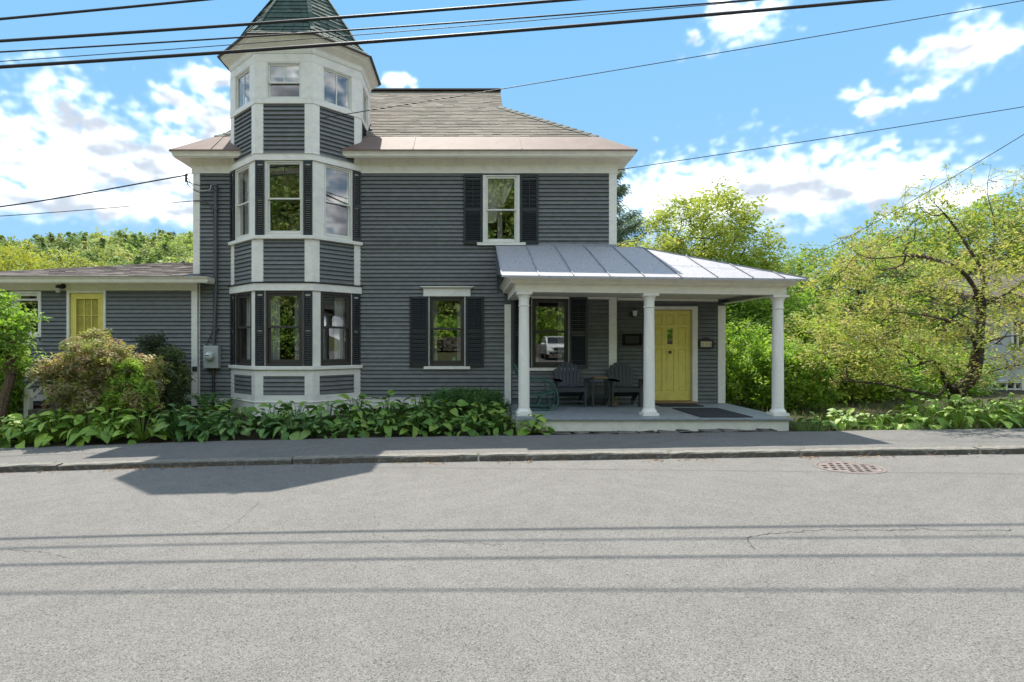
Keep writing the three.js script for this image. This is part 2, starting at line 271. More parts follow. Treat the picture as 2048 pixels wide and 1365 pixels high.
{ // yard, garden bed, the land behind, and the lot across the street
  const fine = span(-14, 20, 0.5), q = [-300, -160, -90, -50, -30, -20, ...fine, 30, 50, 90, 160, 300];
  struct('ground', sheet(q, [-420, -260, -160, -100, -70, -50, -40, -32, -28, -24, -20, -17, -15, ...span(-13.5, -10.05, 0.35)], (x, z) => yardY(x, -z) + n2(x * 0.9, z) * 0.02, null, (x, z) => 1 + n2(x * 0.8, z * 0.8) * 0.2), new THREE.MeshStandardMaterial({ color: lin(0.085, 0.085, 0.035), map: soilTex, vertexColors: true, roughness: 1, side: THREE.DoubleSide }));
  struct('garden_soil', sheet(span(-10.5, 0.78, 0.4), span(-12.8, -10.06, 0.25), (x, z) => yardY(x, -z) + 0.03 + n2(x * 3, z * 3) * 0.015, null, () => 1), M.soil);
  struct('far_lot', sheet([-200, -100, -60, ...span(-40, 40, 4), 60, 100, 200], [6, 10, 14, 18, 22, 26, 34, 45, 60, 80, 120], (x, z) => g0(clamp(x, -14, 14)) + clamp((z - 6) / 14, 0, 1) * 0.72 + Math.max(0, z - 26) * 0.46, null, (x, z) => 1 + n2(x * 0.1, z * 0.1) * 0.15), M.grassGround);
}

// ---------------------------------------------------------------- the house
const D = 12.9, FZ = -D;
const house = thing('house', 'dark grey clapboard house with white trim, octagonal turret and columned front porch', 'house', [-1.4, 0.1, FZ]);
const FRONT = frame(V(0, 0, FZ));                 // main facade: u = x, v = y
const XL = X(388, D), XR = X(1232, D), FRIEZE = 5.291, BASE = 0.455;
const TX = -3.745, TZ = -13.46, TA = 1.364, HS = 0.565;   // turret axis, apothem, half a side
const face = k => frame(V(TX + Math.sin(k * Math.PI / 4) * TA, 0, TZ + Math.cos(k * Math.PI / 4) * TA), k * 45);
const EXPO = 0.0867;
const boards = [];                                 // every clapboard: {g, parent, area}
function clapRows(F, parent, u0, u1, v0, v1, holes = [], vis = 1, edge) {
  for (let v = v0, r = 0; v < v1 - 0.01; v += EXPO, r++) {
    const a = v, b = Math.min(v + EXPO - 0.0006, v1);
    let segs = [[u0, u1]];
    if (edge) segs = segs.map(([p, q]) => edge(p, q, a, b)).filter(Boolean);
    for (const [h0, h1, w0, w1] of holes) if (b > w0 + 0.01 && a < w1 - 0.01) segs = segs.flatMap(([p, q]) => { const o = []; if (p < h0) o.push([p, Math.min(q, h0)]); if (q > h1) o.push([Math.max(p, h1), q]); if (q <= h0 || p >= h1) return [[p, q]]; return o; });
    for (const [p, q] of segs) if (q - p > 0.02) {
      const t = 0.038 + rr(-0.0015, 0.002), sag = rr(-0.002, 0.002);
      const g = hexa((i, j, k) => fp(F, i ? q : p, (j ? b : a + 0.0125) + (i ? sag : -sag) * 0.5, k ? (j ? 0.006 : t) : 0));
      boards.push({ g, parent, area: (q - p) * vis });
    }
  }
}
function each(name, gs, m, parent) { gs.forEach(g => part(name, g, m, parent)); }
function ring(F, u0, u1, v0, v1, t, w0, w1, c = 0.004) { return [cbox(F, u0, u0 + t, v0, v1, w0, w1, c), cbox(F, u1 - t, u1, v0, v1, w0, w1, c), cbox(F, u0 + t, u1 - t, v1 - t, v1, w0, w1, c), cbox(F, u0 + t, u1 - t, v0, v0 + t, w0, w1, c)]; }
// a double-hung window in an opening; frame, two sashes, panes
function win(F, u0, u1, v0, v1, o = {}) {
  const fr = o.dark ? M.brown : M.whiteSash, t = o.t ?? 0.035, st = o.st ?? 0.045, w = o.w ?? 0.012, mid = o.mid ?? (v0 + v1) / 2 + 0.01;
  const wd = part('window', ring(F, u0, u1, v0, v1, t, -0.13, w + 0.016), o.frameMat ?? fr, house);
  const iu0 = u0 + t, iu1 = u1 - t, iv0 = v0 + t, iv1 = v1 - t;
  const sash = (a, b, wz, name) => {
    const bot = name === 'lower' ? st * 1.5 : st * 0.9, top = name === 'lower' ? st * 0.8 : st * 1.1;
    part('sash', [cbox(F, iu0, iu0 + st, a, b, wz - 0.035, wz, 0.003), cbox(F, iu1 - st, iu1, a, b, wz - 0.035, wz, 0.003), cbox(F, iu0 + st, iu1 - st, a, a + bot, wz - 0.035, wz, 0.003), cbox(F, iu0 + st, iu1 - st, b - top, b, wz - 0.035, wz, 0.003)], fr, wd);
    const tilt = rr(-0.004, 0.004), lean = rr(-0.003, 0.003);
    const g = new Q(); const P = (i, j) => fp(F, i ? iu1 - st : iu0 + st, j ? b - top : a + bot, wz - 0.018 + (i ? tilt : -tilt) * 0.5 + (j ? lean : -lean) * 0.5); g.quad(P(0, 0), P(1, 0), P(1, 1), P(0, 1));
    part('pane', g.geo(), M.glass, wd);
    if (o.muntin && (name === 'upper' || o.muntin === 2)) part('muntin', fbox(F, (u0 + u1) / 2 - (o.single ? 0.011 : 0.008), (u0 + u1) / 2 + (o.single ? 0.011 : 0.008), a + bot, b - top, o.single || o.front ? wz - 0.026 : wz - 0.034, o.single || o.front ? wz - 0.006 : wz - 0.024), o.single || o.front ? fr : M.brown, wd);
  };
  if (o.single) sash(iv0, iv1, w - 0.01, 'upper'); else { sash(mid - 0.02, iv1, w - 0.012, 'upper'); sash(iv0, mid + 0.02, w - 0.05, 'lower'); }
  if (o.casing) each('casing', [cbox(F, u0 - o.casing, u0, v0, v1, -0.01, 0.036), cbox(F, u1, u1 + o.casing, v0, v1, -0.01, 0.036), ...(o.top ? [cbox(F, u0 - o.casing, u1 + o.casing, v1, v1 + o.top, -0.01, 0.036)] : [])], M.white, wd);
  if (o.sill) part('sill', hexa((i, j, k) => fp(F, (i ? u1 + o.sill : u0 - o.sill), (j ? v0 : v0 - 0.06) - (k ? 0.012 : 0), k ? 0.075 : -0.13)), M.white, wd);
  if (o.header) part('header', [cbox(F, u0 - 0.13, u1 + 0.13, v1, v1 + 0.17, -0.01, 0.05), cbox(F, u0 - 0.16, u1 + 0.16, v1 + 0.17, v1 + 0.19, -0.01, 0.085), cbox(F, u0 - 0.19, u1 + 0.19, v1 + 0.19, v1 + 0.212, -0.01, 0.11)], M.white, wd);
  return wd;
}
function shutter(F, u0, u1, v0, v1, wz = 0.028) {
  const st = Math.min(0.048, (u1 - u0) * 0.2), m = v0 + (v1 - v0) * 0.5;
  const s = part('shutter', [cbox(F, u0, u0 + st, v0, v1, wz, wz + 0.034), cbox(F, u1 - st, u1, v0, v1, wz, wz + 0.034), cbox(F, u0 + st, u1 - st, v0, v0 + 0.075, wz, wz + 0.032), cbox(F, u0 + st, u1 - st, v1 - 0.06, v1, wz, wz + 0.032), cbox(F, u0 + st, u1 - st, m - 0.04, m + 0.04, wz, wz + 0.032)], M.shutter, house);
  const sl = [];
  for (const [a, b] of [[v0 + 0.08, m - 0.045], [m + 0.045, v1 - 0.065]]) for (let v = a; v < b - 0.03; v += 0.044) sl.push(hexa((i, j, k) => fp(F, i ? u1 - st : u0 + st, v + (k ? 0 : 0.032) + (j ? 0.007 : 0), wz + (k ? 0.030 : 0.002))));
  part('louvre', sl, M.shutter, s, 'stuff');
  part('tilt_rod', fbox(F, (u0 + u1) / 2 - 0.007, (u0 + u1) / 2 + 0.007, m + 0.05, v1 - 0.1, wz + 0.028, wz + 0.042), M.shutter, s);
  return s;
}
// wall sheathing with openings
function wallG(F, u0, u1, v0, v1, holes, w0 = -0.12, w1 = 0) {
  const us = [...new Set([u0, u1, ...holes.flatMap(h => [h[0], h[1]])])].filter(u => u >= u0 && u <= u1).sort((a, b) => a - b), out = [];
  for (let i = 0; i + 1 < us.length; i++) {
    const c = (us[i] + us[i + 1]) / 2; let vs = [[v0, v1]];
    for (const h of holes) if (c > h[0] && c < h[1]) vs = vs.flatMap(([a, b]) => [[a, Math.min(b, h[2])], [Math.max(a, h[3]), b]].filter(s => s[1] - s[0] > 1e-3));
    for (const [a, b] of vs) out.push(fbox(F, us[i], us[i + 1], a, b, w0, w1));
  }
  return out;
}
// --- main facade openings
const W1 = [X(859, D), X(929, D), Y(732, D), Y(593.5, D)];             // ground floor, middle
const W2 = [X(970, D), X(1035, D), Y(485, D), Y(351, D)];              // upper floor
const W3 = [X(1064, D), X(1137, D), Y(735, D), Y(596, D)];             // under the porch
const BAYH = [TX - 1.2, TX + 1.2, 0.3, 5.2];
const frontWall = part('front_wall', wallG(FRONT, XL, XR, 0.2, FRIEZE + 0.3, [W1, W2, W3, BAYH]), M.sheath, house);
each('side_wall', [box(XL, XL + 0.12, 0.1, 5.6, FZ - 7.6, FZ - 0.13), box(XR - 0.12, XR, 0.1, 5.6, FZ - 7.6, FZ - 0.13), box(XL + 0.13, XR - 0.13, 0.1, 5.6, FZ - 7.6, FZ - 7.48)], M.siding[0], house);
part('interior', [box(XL + 0.13, XR - 0.13, 0.36, 0.46, FZ - 7.4, FZ - 0.14), box(XL + 0.13, XR - 0.13, 3.02, 3.3, FZ - 7.4, FZ - 0.14), box(XL + 0.13, XR - 0.13, 5.44, 5.5, FZ - 7.4, FZ - 0.14), box(XL + 0.13, XR - 0.13, 0.47, 5.4, FZ - 4.2, FZ - 4.1), box(-1.6, -1.5, 0.47, 5.4, FZ - 4.0, FZ - 0.14), box(0.6, 0.7, 0.47, 5.4, FZ - 4.0, FZ - 0.14)], M.interior, house);
const bayL = TX - TA + 0.005, bayR = TX + TA - 0.005;
const cornerW = 0.135;
clapRows(FRONT, frontWall, XL + cornerW, bayL, BASE, FRIEZE, [], 0.8);
const porchRoofY = x => x > 0.55 ? [2.62, 3.70] : null;
{
  const holes = [[W1[0] - 0.01, W1[1] + 0.01, W1[2] - 0.06, W1[3]], [W2[0] - 0.045, W2[1] + 0.045, W2[2] - 0.05, FRIEZE + 1], [W3[0] - 0.02, W3[1] + 0.02, W3[2] - 0.06, W3[3] + 0.03], [0.58, 9, 2.74, 3.69], [X(1009, D), X(1022, D) + 0.02, 0, 2.7]];
  clapRows(FRONT, frontWall, bayR, XR - cornerW - 0.02, BASE, FRIEZE, holes);
}
each('corner_board', [cbox(FRONT, XL - 0.012, XL + cornerW, 0.2, FRIEZE, -0.1, 0.034)], M.white, house);
each('corner_board', [cbox(FRONT, XR - cornerW - 0.02, XR + 0.012, 0.33, FRIEZE, -0.1, 0.034)], M.white, house);
each('base_board', [cbox(FRONT, XL - 0.012, bayL - 0.02, 0.24, BASE, -0.02, 0.036), cbox(FRONT, bayR + 0.02, 0.78, 0.24, BASE, -0.02, 0.036), fbox(FRONT, bayR + 0.02, 0.78, BASE, BASE + 0.018, -0.02, 0.052)], M.white, house);
each('foundation', [box(XL + 0.05, TX - 1.4, -0.3, 0.24, FZ - 0.4, FZ - 0.03), box(TX + 1.4, 0.8, -0.3, 0.24, FZ - 0.4, FZ - 0.03), box(XL + 0.05, XR - 0.05, -0.3, 0.1, FZ - 7.5, FZ - 0.41)], M.brick, house);
win(FRONT, ...W1, { dark: true, sill: 0.12, header: true, casing: 0.022, mid: Y(658.5, D), st: 0.05 });
win(FRONT, ...W2, { sill: 0.17, casing: 0.05, mid: Y(419.5, D), muntin: 1, st: 0.035, t: 0.028 });
win(FRONT, ...W3, { dark: true, sill: 0.12, casing: 0.025, mid: Y(664, D), st: 0.05, top: 0.045 });
for (const [a, b, c, d] of [[819.6, 856.8, 593.7, 734.4], [931, 967.6, 593.7, 734.4], [927, 964.5, 350.5, 490], [1040, 1076.5, 350.5, 490], [1138, 1174.5, 595, 737], [1026, 1062.5, 595, 737]]) shutter(FRONT, X(a, D), X(b, D), Y(d, D), Y(c, D));

// --- main cornice
const HX0 = XL, HX1 = XR, HZ0 = FZ - 7.6, HZ1 = FZ;
const OV = 0.36, EAVE = 5.685, PITCH = 0.717, TR = 4.16;
part('cornice', [sweepRect([[0.0, FRIEZE], [0.038, FRIEZE], [0.038, FRIEZE + 0.15], [0.055, FRIEZE + 0.165], [0.055, FRIEZE + 0.315], [0.29, FRIEZE + 0.26], [0.29, FRIEZE + 0.285], [0.312, FRIEZE + 0.285], [0.318, FRIEZE + 0.33], [0.345, FRIEZE + 0.365], [0.35, FRIEZE + 0.385], [0.0, FRIEZE + 0.385]], HX0, HX1, HZ0, HZ1)], M.cream, house);
// --- roof: hips with a small gablet at each end, weathered shingles in courses
const ex0 = HX0 - OV, ex1 = HX1 + OV, ez1 = HZ1 + OV, ez0 = HZ0 - OV, GT = 2.72, COP = 0.66;
const octHalf = z => { const d = Math.abs(z - TZ); return d > TA ? null : Math.min(TA, TA * 1.4142 - d); };
function shingles(q, P, uL, uR, t0, t1, n, wid, thick, cut, tone) {
  for (let i = 0; i < n; i++) {
    const a = mix(t0, t1, i / n), b = mix(t0, t1, (i + 1) / n);
    let l = uL(a), r = uR(a); const l2 = uL(b), r2 = uR(b);
    let u = l - rr(0, wid);
    while (u < r) {
      const w = wid * rr(0.7, 1.3), A = Math.max(u, l), B = Math.min(u + w, r); u += w; if (B - A < 0.004) continue;
      const A2 = clamp(A, l2, r2), B2 = clamp(B, l2, r2); const cc = cut && cut(a); if (cc && (A + B) / 2 > cc[0] && (A + B) / 2 < cc[1]) continue;
      const h = thick * rr(0.75, 1.3), c = tone(A, a), g = 0.004;
      q.quad(P(A + g * 0.3, a, h), P(B - g * 0.3, a, h), P(B2, b, 0.002), P(A2, b, 0.002), c);
      q.quad(P(A, a, -0.01), P(B, a, -0.01), P(B - g * 0.3, a, h), P(A + g * 0.3, a, h), c);
      if (R() < 0.5) q.tri(P(B, a, -0.01), P(B, a, h), P(B2, b, 0), c);
    }
  }
}
const nl = Math.hypot(1, PITCH);
const roofTone = (u, t) => { const k = 1 + n2(u * 0.5, t * 1.7) * 0.16 + rr(-0.13, 0.13) - 0.28 * sstep(0.2, 0.75, n2(u * 0.9 + 5, t * 2.2)), y = 0.03 * Math.max(0, n2(u * 1.4 + 30, t * 3)); return [0.245 * k, 0.208 * k + y * 0.5, 0.163 * k]; };
const roofP = {
  f: (u, t, h) => V(u, EAVE + PITCH * t + h / nl, ez1 - t + h * PITCH / nl), b: (u, t, h) => V(u, EAVE + PITCH * t + h / nl, ez0 + t - h * PITCH / nl),
  r: (u, t, h) => V(ex1 - t + h * PITCH / nl, EAVE + PITCH * t + h / nl, u), l: (u, t, h) => V(ex0 + t - h * PITCH / nl, EAVE + PITCH * t + h / nl, u),
};
{
  const roof = part('roof', (() => { // boarding under the shingles
    const q = new Q(), s = -0.03, F = roofP.f, B = roofP.b, t = COP - 0.05, o0 = TX - 1.39, o1 = TX + 1.39, tt = 2.33;
    q.quad(F(ex0 + t, t, s), F(o0, t, s), F(o0, GT, s), F(ex0 + GT, GT, s)); q.quad(F(o1, t, s), F(ex1 - t, t, s), F(ex1 - GT, GT, s), F(o1, GT, s)); q.quad(F(o0, tt, s), F(o1, tt, s), F(o1, GT, s), F(o0, GT, s));
    q.quad(F(ex0 + GT, GT, s), F(ex1 - GT, GT, s), F(ex1 - GT, TR, s), F(ex0 + GT, TR, s));
    q.quad(B(ex1, 0, s), B(ex0, 0, s), B(ex0 + GT, GT, s), B(ex1 - GT, GT, s)); q.quad(B(ex1 - GT, GT, s), B(ex0 + GT, GT, s), B(ex0 + GT, TR, s), B(ex1 - GT, TR, s));
    const Rr = roofP.r, Lr = roofP.l; q.quad(Rr(ez1, 0, s), Rr(ez0, 0, s), Rr(ez0 + GT, GT, s), Rr(ez1 - GT, GT, s)); q.quad(Lr(ez0, 0, s), Lr(ez1, 0, s), Lr(ez1 - GT, GT, s), Lr(ez0 + GT, GT, s));
    for (const x of [ex1 - GT - 0.08, ex0 + GT + 0.08]) q.tri(V(x, EAVE + PITCH * GT, ez1 - GT), V(x, EAVE + PITCH * GT, ez0 + GT), V(x, EAVE + PITCH * TR, (ez0 + ez1) / 2));
    return q.geo();
  })(), M.sheath, house);
  const q = new Q(true);
  const cut = t => { const h = octHalf(ez1 - t); return h ? [TX - h, TX + h] : null; };
  shingles(q, roofP.f, t => ex0 + t, t => ex1 - t, COP, GT, 20, 0.26, 0.014, cut, roofTone);
  shingles(q, roofP.f, () => ex0 + GT - 0.06, () => ex1 - GT + 0.06, GT, TR, 14, 0.26, 0.014, cut, roofTone);
  shingles(q, roofP.r, t => ez0 + t, t => ez1 - t, COP, GT, 20, 0.3, 0.018, null, roofTone);
  shingles(q, roofP.l, t => ez0 + t, t => ez1 - t, COP, GT, 13, 0.3, 0.026, null, roofTone);
  part('shingle', q.geo(), M.shingle, roof, 'stuff');
  // hip caps
  const hq = new Q(true);
  for (const s of [1, -1]) for (let i = 0; i < 15; i++) {
    const x = s > 0 ? ex1 : ex0, a = mix(COP, GT, i / 15), b = mix(COP, GT, (i + 1.05) / 15), k = rr(0.75, 1.1), c = [0.21 * k, 0.21 * k, 0.18 * k], L = 0.028;
    const p = (t, e, h) => V(x - s * t + (e > 0 ? -s * 0.13 : 0), EAVE + PITCH * t + h + (e !== 0 ? 0 : 0.012), ez1 - t + (e < 0 ? -0.13 : 0));
    hq.quad(p(a, 0, L + 0.02), p(a, 1, L), p(b, 1, L - 0.01), p(b, 0, L + 0.005), c); hq.quad(p(a, 0, L + 0.02), p(a, -1, L), p(b, -1, L - 0.01), p(b, 0, L + 0.005), c);
    hq.quad(p(a, 0, L + 0.02), p(a, 1, L), p(a, 1, L - 0.04), p(a, 0, L - 0.03), c);
  }
  part('hip_cap', hq.geo(), M.shingle, roof, 'stuff');
  const ry = EAVE + PITCH * TR, rz = (ez0 + ez1) / 2;
  part('ridge_cap', [beam(V(ex0 + GT - 0.08, ry + 0.02, rz), V(ex1 - GT + 0.08, ry + 0.02, rz), 0.22, 0.035)], M.ridgeMetal, roof);
  // copper along the eaves, one mesh for each sheet
  const pan = (l0, r0, l1, r1, P) => { const q = new Q(), a = P(l0, 0, 0.012), b = P(r0, 0, 0.012), c = P(r1, COP, 0.03), d = P(l1, COP, 0.03), dn = v => v.clone().setY(v.y - 0.03); q.quad(a, b, c, d); q.quad(dn(a), dn(b), b, a); q.quad(b, dn(b), dn(c), c); q.quad(dn(a), a, d, dn(d)); q.quad(dn(d), dn(c), dn(b), dn(a)); return q.geo(); };
  const cp = (a, b, c, d, P) => part('copper_sheet', pan(a, b, c, d, P), M.copper, roof);
  const oh0 = octHalf(ez1 - 0.02), oh1 = octHalf(ez1 - COP);
  cp(ex0, X(428, 12.7), ex0 + COP, X(428, 12.7), roofP.f); cp(X(428, 12.7) + 0.004, TX - oh0 + 0.06, X(428, 12.7) + 0.004, TX - oh1 + 0.06, roofP.f);
  cp(TX + oh0 - 0.06, X(827, 12.7), TX + oh1 - 0.06, X(827, 12.7), roofP.f); cp(X(827, 12.7) + 0.004, X(1043, 12.7), X(827, 12.7) + 0.004, X(1043, 12.7), roofP.f); cp(X(1043, 12.7) + 0.004, ex1, X(1043, 12.7) + 0.004, ex1 - COP, roofP.f);
  cp(ez0, ez1, ez0 + COP, ez1 - COP, (u, t, h) => roofP.r(u, t, h)); cp(ez0, ez1, ez0 + COP, ez1 - COP, (u, t, h) => roofP.l(u, t, h));
  for (const px of [428, 827, 1043]) part('copper_seam', beam(roofP.f(X(px, 12.7), 0.01, 0.022), roofP.f(X(px, 12.7), COP, 0.036), 0.012, 0.012), M.copper, roof);
}
// --- turret
const yT = py => E + (689 - py) / 99.2;
{
  const L = { base: 0.1, skirt: yT(803.7), p0: yT(791), p1: yT(753), s0: yT(740), s1: yT(733), w10: yT(731.5), w11: yT(583.5), b0: yT(582), b1: yT(567), c20: yT(564.5), c21: yT(478), s20: yT(478), s21: yT(472), w20: yT(468), w21: yT(323), b20: yT(322), b21: yT(309.4), c30: yT(308.5), c31: yT(208.5), s30: yT(208.5), w30: yT(199), w31: yT(126), fr: yT(102) };
  for (const k of [0, 1, -1, 2, -2, 3, 4, -3]) {
    const F = face(k), low = Math.abs(k) <= 1, side = Math.abs(k) === 2;
    const holes = low ? [[-0.375, 0.375, L.w10, L.w11], [-0.36, 0.36, L.w20, L.w21]] : [];
    if (low && k === 1) { holes[0][0] = -0.385; holes[0][1] = 0.345; holes[1][0] = -0.30; holes[1][1] = 0.36; } if (low && k === -1) { holes[0][0] = -0.345; holes[0][1] = 0.385; holes[1][0] = -0.36; holes[1][1] = 0.30; }
    const w3 = [-0.345, 0.345, L.w30, L.w31]; holes.push(w3);
    const wl = part('turret_wall', wallG(F, -HS + 0.02, HS - 0.02, low ? L.base : 5.5, 7.56, holes, -0.1, 0), M.sheath, house);
    const cw = 0.15;   // corner boards
    const strip = (v0, v1, w = 0.034) => [cbox(F, -HS - w * 0.4, -HS + cw, v0, v1, -0.02, w), cbox(F, HS - cw, HS + w * 0.4, v0, v1, -0.02, w)];
    const band = (v0, v1, w, e = 0) => cbox(F, -HS - w * 0.41 - e, HS + w * 0.41 + e, v0, v1, -0.02, w);
    if (low) {
      each('turret_trim', [...strip(L.skirt, L.s0), band(L.p1, L.s0, 0.033), band(L.skirt, L.p0, 0.033), band(0.12, L.skirt - 0.02, 0.045), band(L.skirt - 0.02, L.skirt, 0.062)], M.white, wl);
      clapRows(F, wl, -HS + cw, HS - cw, L.p0, L.p1, [], 0.9);
      part('turret_sill', [band(L.s0, L.s1, 0.08)], M.white, wl);
      each('corner_board', [cbox(F, -HS - 0.014, holes[0][0], L.s1, L.b0, -0.02, 0.02), cbox(F, holes[0][1], HS + 0.014, L.s1, L.b0, -0.02, 0.02)], M.white, wl);
      each('turret_band', [band(L.b0, L.b1, 0.06)], M.white, wl);
      part('drip_cap', [band(L.b1, L.c20, 0.085)], M.metalDark, wl);
      each('corner_board', strip(L.c20, L.c21), M.white, wl);
      clapRows(F, wl, -HS + cw, HS - cw, L.c20, L.c21, [], 1.3);
      part('turret_sill', [band(L.s20 - 0.01, L.s21, 0.085)], M.white, wl);
      each('corner_board', [cbox(F, -HS - 0.014, holes[1][0], L.s21, L.b20, -0.02, 0.02), cbox(F, holes[1][1], HS + 0.014, L.s21, L.b20, -0.02, 0.02), fbox(F, holes[1][0], holes[1][1], L.s21, L.w20, -0.02, 0.02)], M.white, wl);
      each('turret_band', [band(L.b20, L.b21, 0.055), band(L.b21, L.c30, 0.07)], M.white, wl);
      const mid1 = yT(654.5), mid2 = yT(397);
      win(F, holes[0][0], holes[0][1], L.w10, L.w11, { dark: true, mid: mid1, st: 0.05, t: 0.04 });
      win(F, holes[1][0], holes[1][1], L.w20, L.w21, { mid: mid2, muntin: 1, st: 0.03, t: 0.024 });
      if (k === 0) { for (const [a, b] of [[-0.575, -0.392], [0.392, 0.575]]) { shutter(F, a, b, L.s1 + 0.012, L.b0 - 0.004, 0.022); shutter(F, a, b, L.s21 + 0.012, L.b20 - 0.004, 0.022); } }
      else { const a = k > 0 ? 0.365 : -0.56, b = a + 0.195; shutter(F, a, b, L.s1 + 0.012, L.b0 - 0.004, 0.022); shutter(F, a + k * 0.015, b + k * 0.015, L.s21 + 0.012, L.b20 - 0.004, 0.022); }
    }
    if (low || side) {
      each('corner_board', strip(L.c30, L.c31), M.white, wl);
      clapRows(F, wl, -HS + cw, HS - cw, L.c30, L.c31, [], side ? 0.4 : 1.3);
    }
    each('turret_band', [band(L.s30, L.w30, 0.045), cbox(F, -HS - 0.018, w3[0], L.w30, L.w31, -0.02, 0.043), cbox(F, w3[1], HS + 0.018, L.w30, L.w31, -0.02, 0.043), band(L.w31, L.fr - 0.07, 0.043), band(L.fr - 0.07, L.fr + 0.04, 0.055)], M.white, wl);
    if (k === 0) { win(F, ...w3, { mid: yT(165), muntin: 1, front: true, st: 0.032, t: 0.024, w: 0.02 }); } else win(F, ...w3, { single: true, muntin: 1, st: 0.03, t: 0.022, w: 0.016 });
  }
  part('turret_floor', [new THREE.CylinderGeometry(1.34, 1.34, 0.24, 8).rotateY(Math.PI / 8).translate(TX, 3.14, TZ), new THREE.CylinderGeometry(1.34, 1.34, 0.9, 8).rotateY(Math.PI / 8).translate(TX, 5.84, TZ), new THREE.CylinderGeometry(1.36, 1.36, 0.1, 8).rotateY(Math.PI / 8).translate(TX, 7.5, TZ), new THREE.CylinderGeometry(1.34, 1.34, 0.3, 8).rotateY(Math.PI / 8).translate(TX, 0.3, TZ)], M.interior, house);
  part('turret_cornice', sweepOct([[1.36, 7.5], [1.425, 7.5], [1.425, 7.56], [1.44, 7.585], [1.55, 7.67], [1.552, 7.695], [1.575, 7.70], [1.59, 7.735], [1.60, 7.765], [1.30, 7.80]], TX, TZ), M.white, house);
  // bell-cast roof in green shingle courses
  const prof = [[1.63, 7.755], [1.53, 7.835], [1.43, 7.93], [1.335, 8.045], [1.25, 8.175], [1.17, 8.315], [1.09, 8.46]];
  for (let i = 1; i <= 14; i++) prof.push([1.09 * (1 - i / 14.2), 8.46 + 1.70 * i / 14.2]);
  const tr_ = part('turret_roof', sweepOct(prof.map(([r, y]) => [Math.max(0.005, r - 0.02), y - 0.01]), TX, TZ), M.sheath, house);
  const q = new Q(true);
  for (let i = 0; i + 1 < prof.length; i++) for (let k = 0; k < 8; k++) {
    const [r0, y0] = prof[i], [r1, y1] = prof[i + 1], n = Math.max(1, Math.round(r0 * 0.828 / 0.2));
    for (let s = 0; s < n; s++) {
      const j = rr(0.8, 1.2), c = i < 1 ? [0.16 * j, 0.15 * j, 0.13 * j] : [0.058 * j, 0.100 * j, 0.080 * j], h = 0.022 * rr(0.8, 1.3);
      const P = (r, y, t) => octP(TX, TZ, r, y, k).lerp(octP(TX, TZ, r, y, k + 1), t), a = s / n + 0.004, b = (s + 1) / n - 0.004;
      const lo = r0 + h * 0.8; q.quad(P(lo, y0, a), P(lo, y0, b), P(r1, y1, b), P(r1, y1, a), c); q.quad(P(r0 - 0.02, y0 - 0.006, a), P(r0 - 0.02, y0 - 0.006, b), P(lo, y0, b), P(lo, y0, a), c);
    }
  }
  part('shingle', q.geo(), M.shingle, tr_, 'stuff');
  const caps = []; for (let k = 0; k < 8; k++) for (let i = 2; i + 1 < prof.length; i++) { const a = octP(TX, TZ, prof[i][0] + 0.012, prof[i][1], k), b = octP(TX, TZ, prof[i + 1][0] + 0.010, prof[i + 1][1], k); caps.push(beam(a, b, 0.09, 0.016, V(a.x - TX, 0.6, a.z - TZ).normalize())); }
  part('hip_cap', caps, std({ color: lin(0.056, 0.110, 0.088), map: sidingTex, roughness: 0.9 }), tr_);
  part('drip_edge', sweepOct([[1.60, 7.74], [1.645, 7.735], [1.65, 7.758], [1.6, 7.775]], TX, TZ), M.metalDark, tr_);
  part('finial', [new THREE.SphereGeometry(0.07, 12, 10).translate(TX, 10.28, TZ), new THREE.CylinderGeometry(0.02, 0.04, 0.25, 8).translate(TX, 10.18, TZ)], M.metalDark, tr_);
}
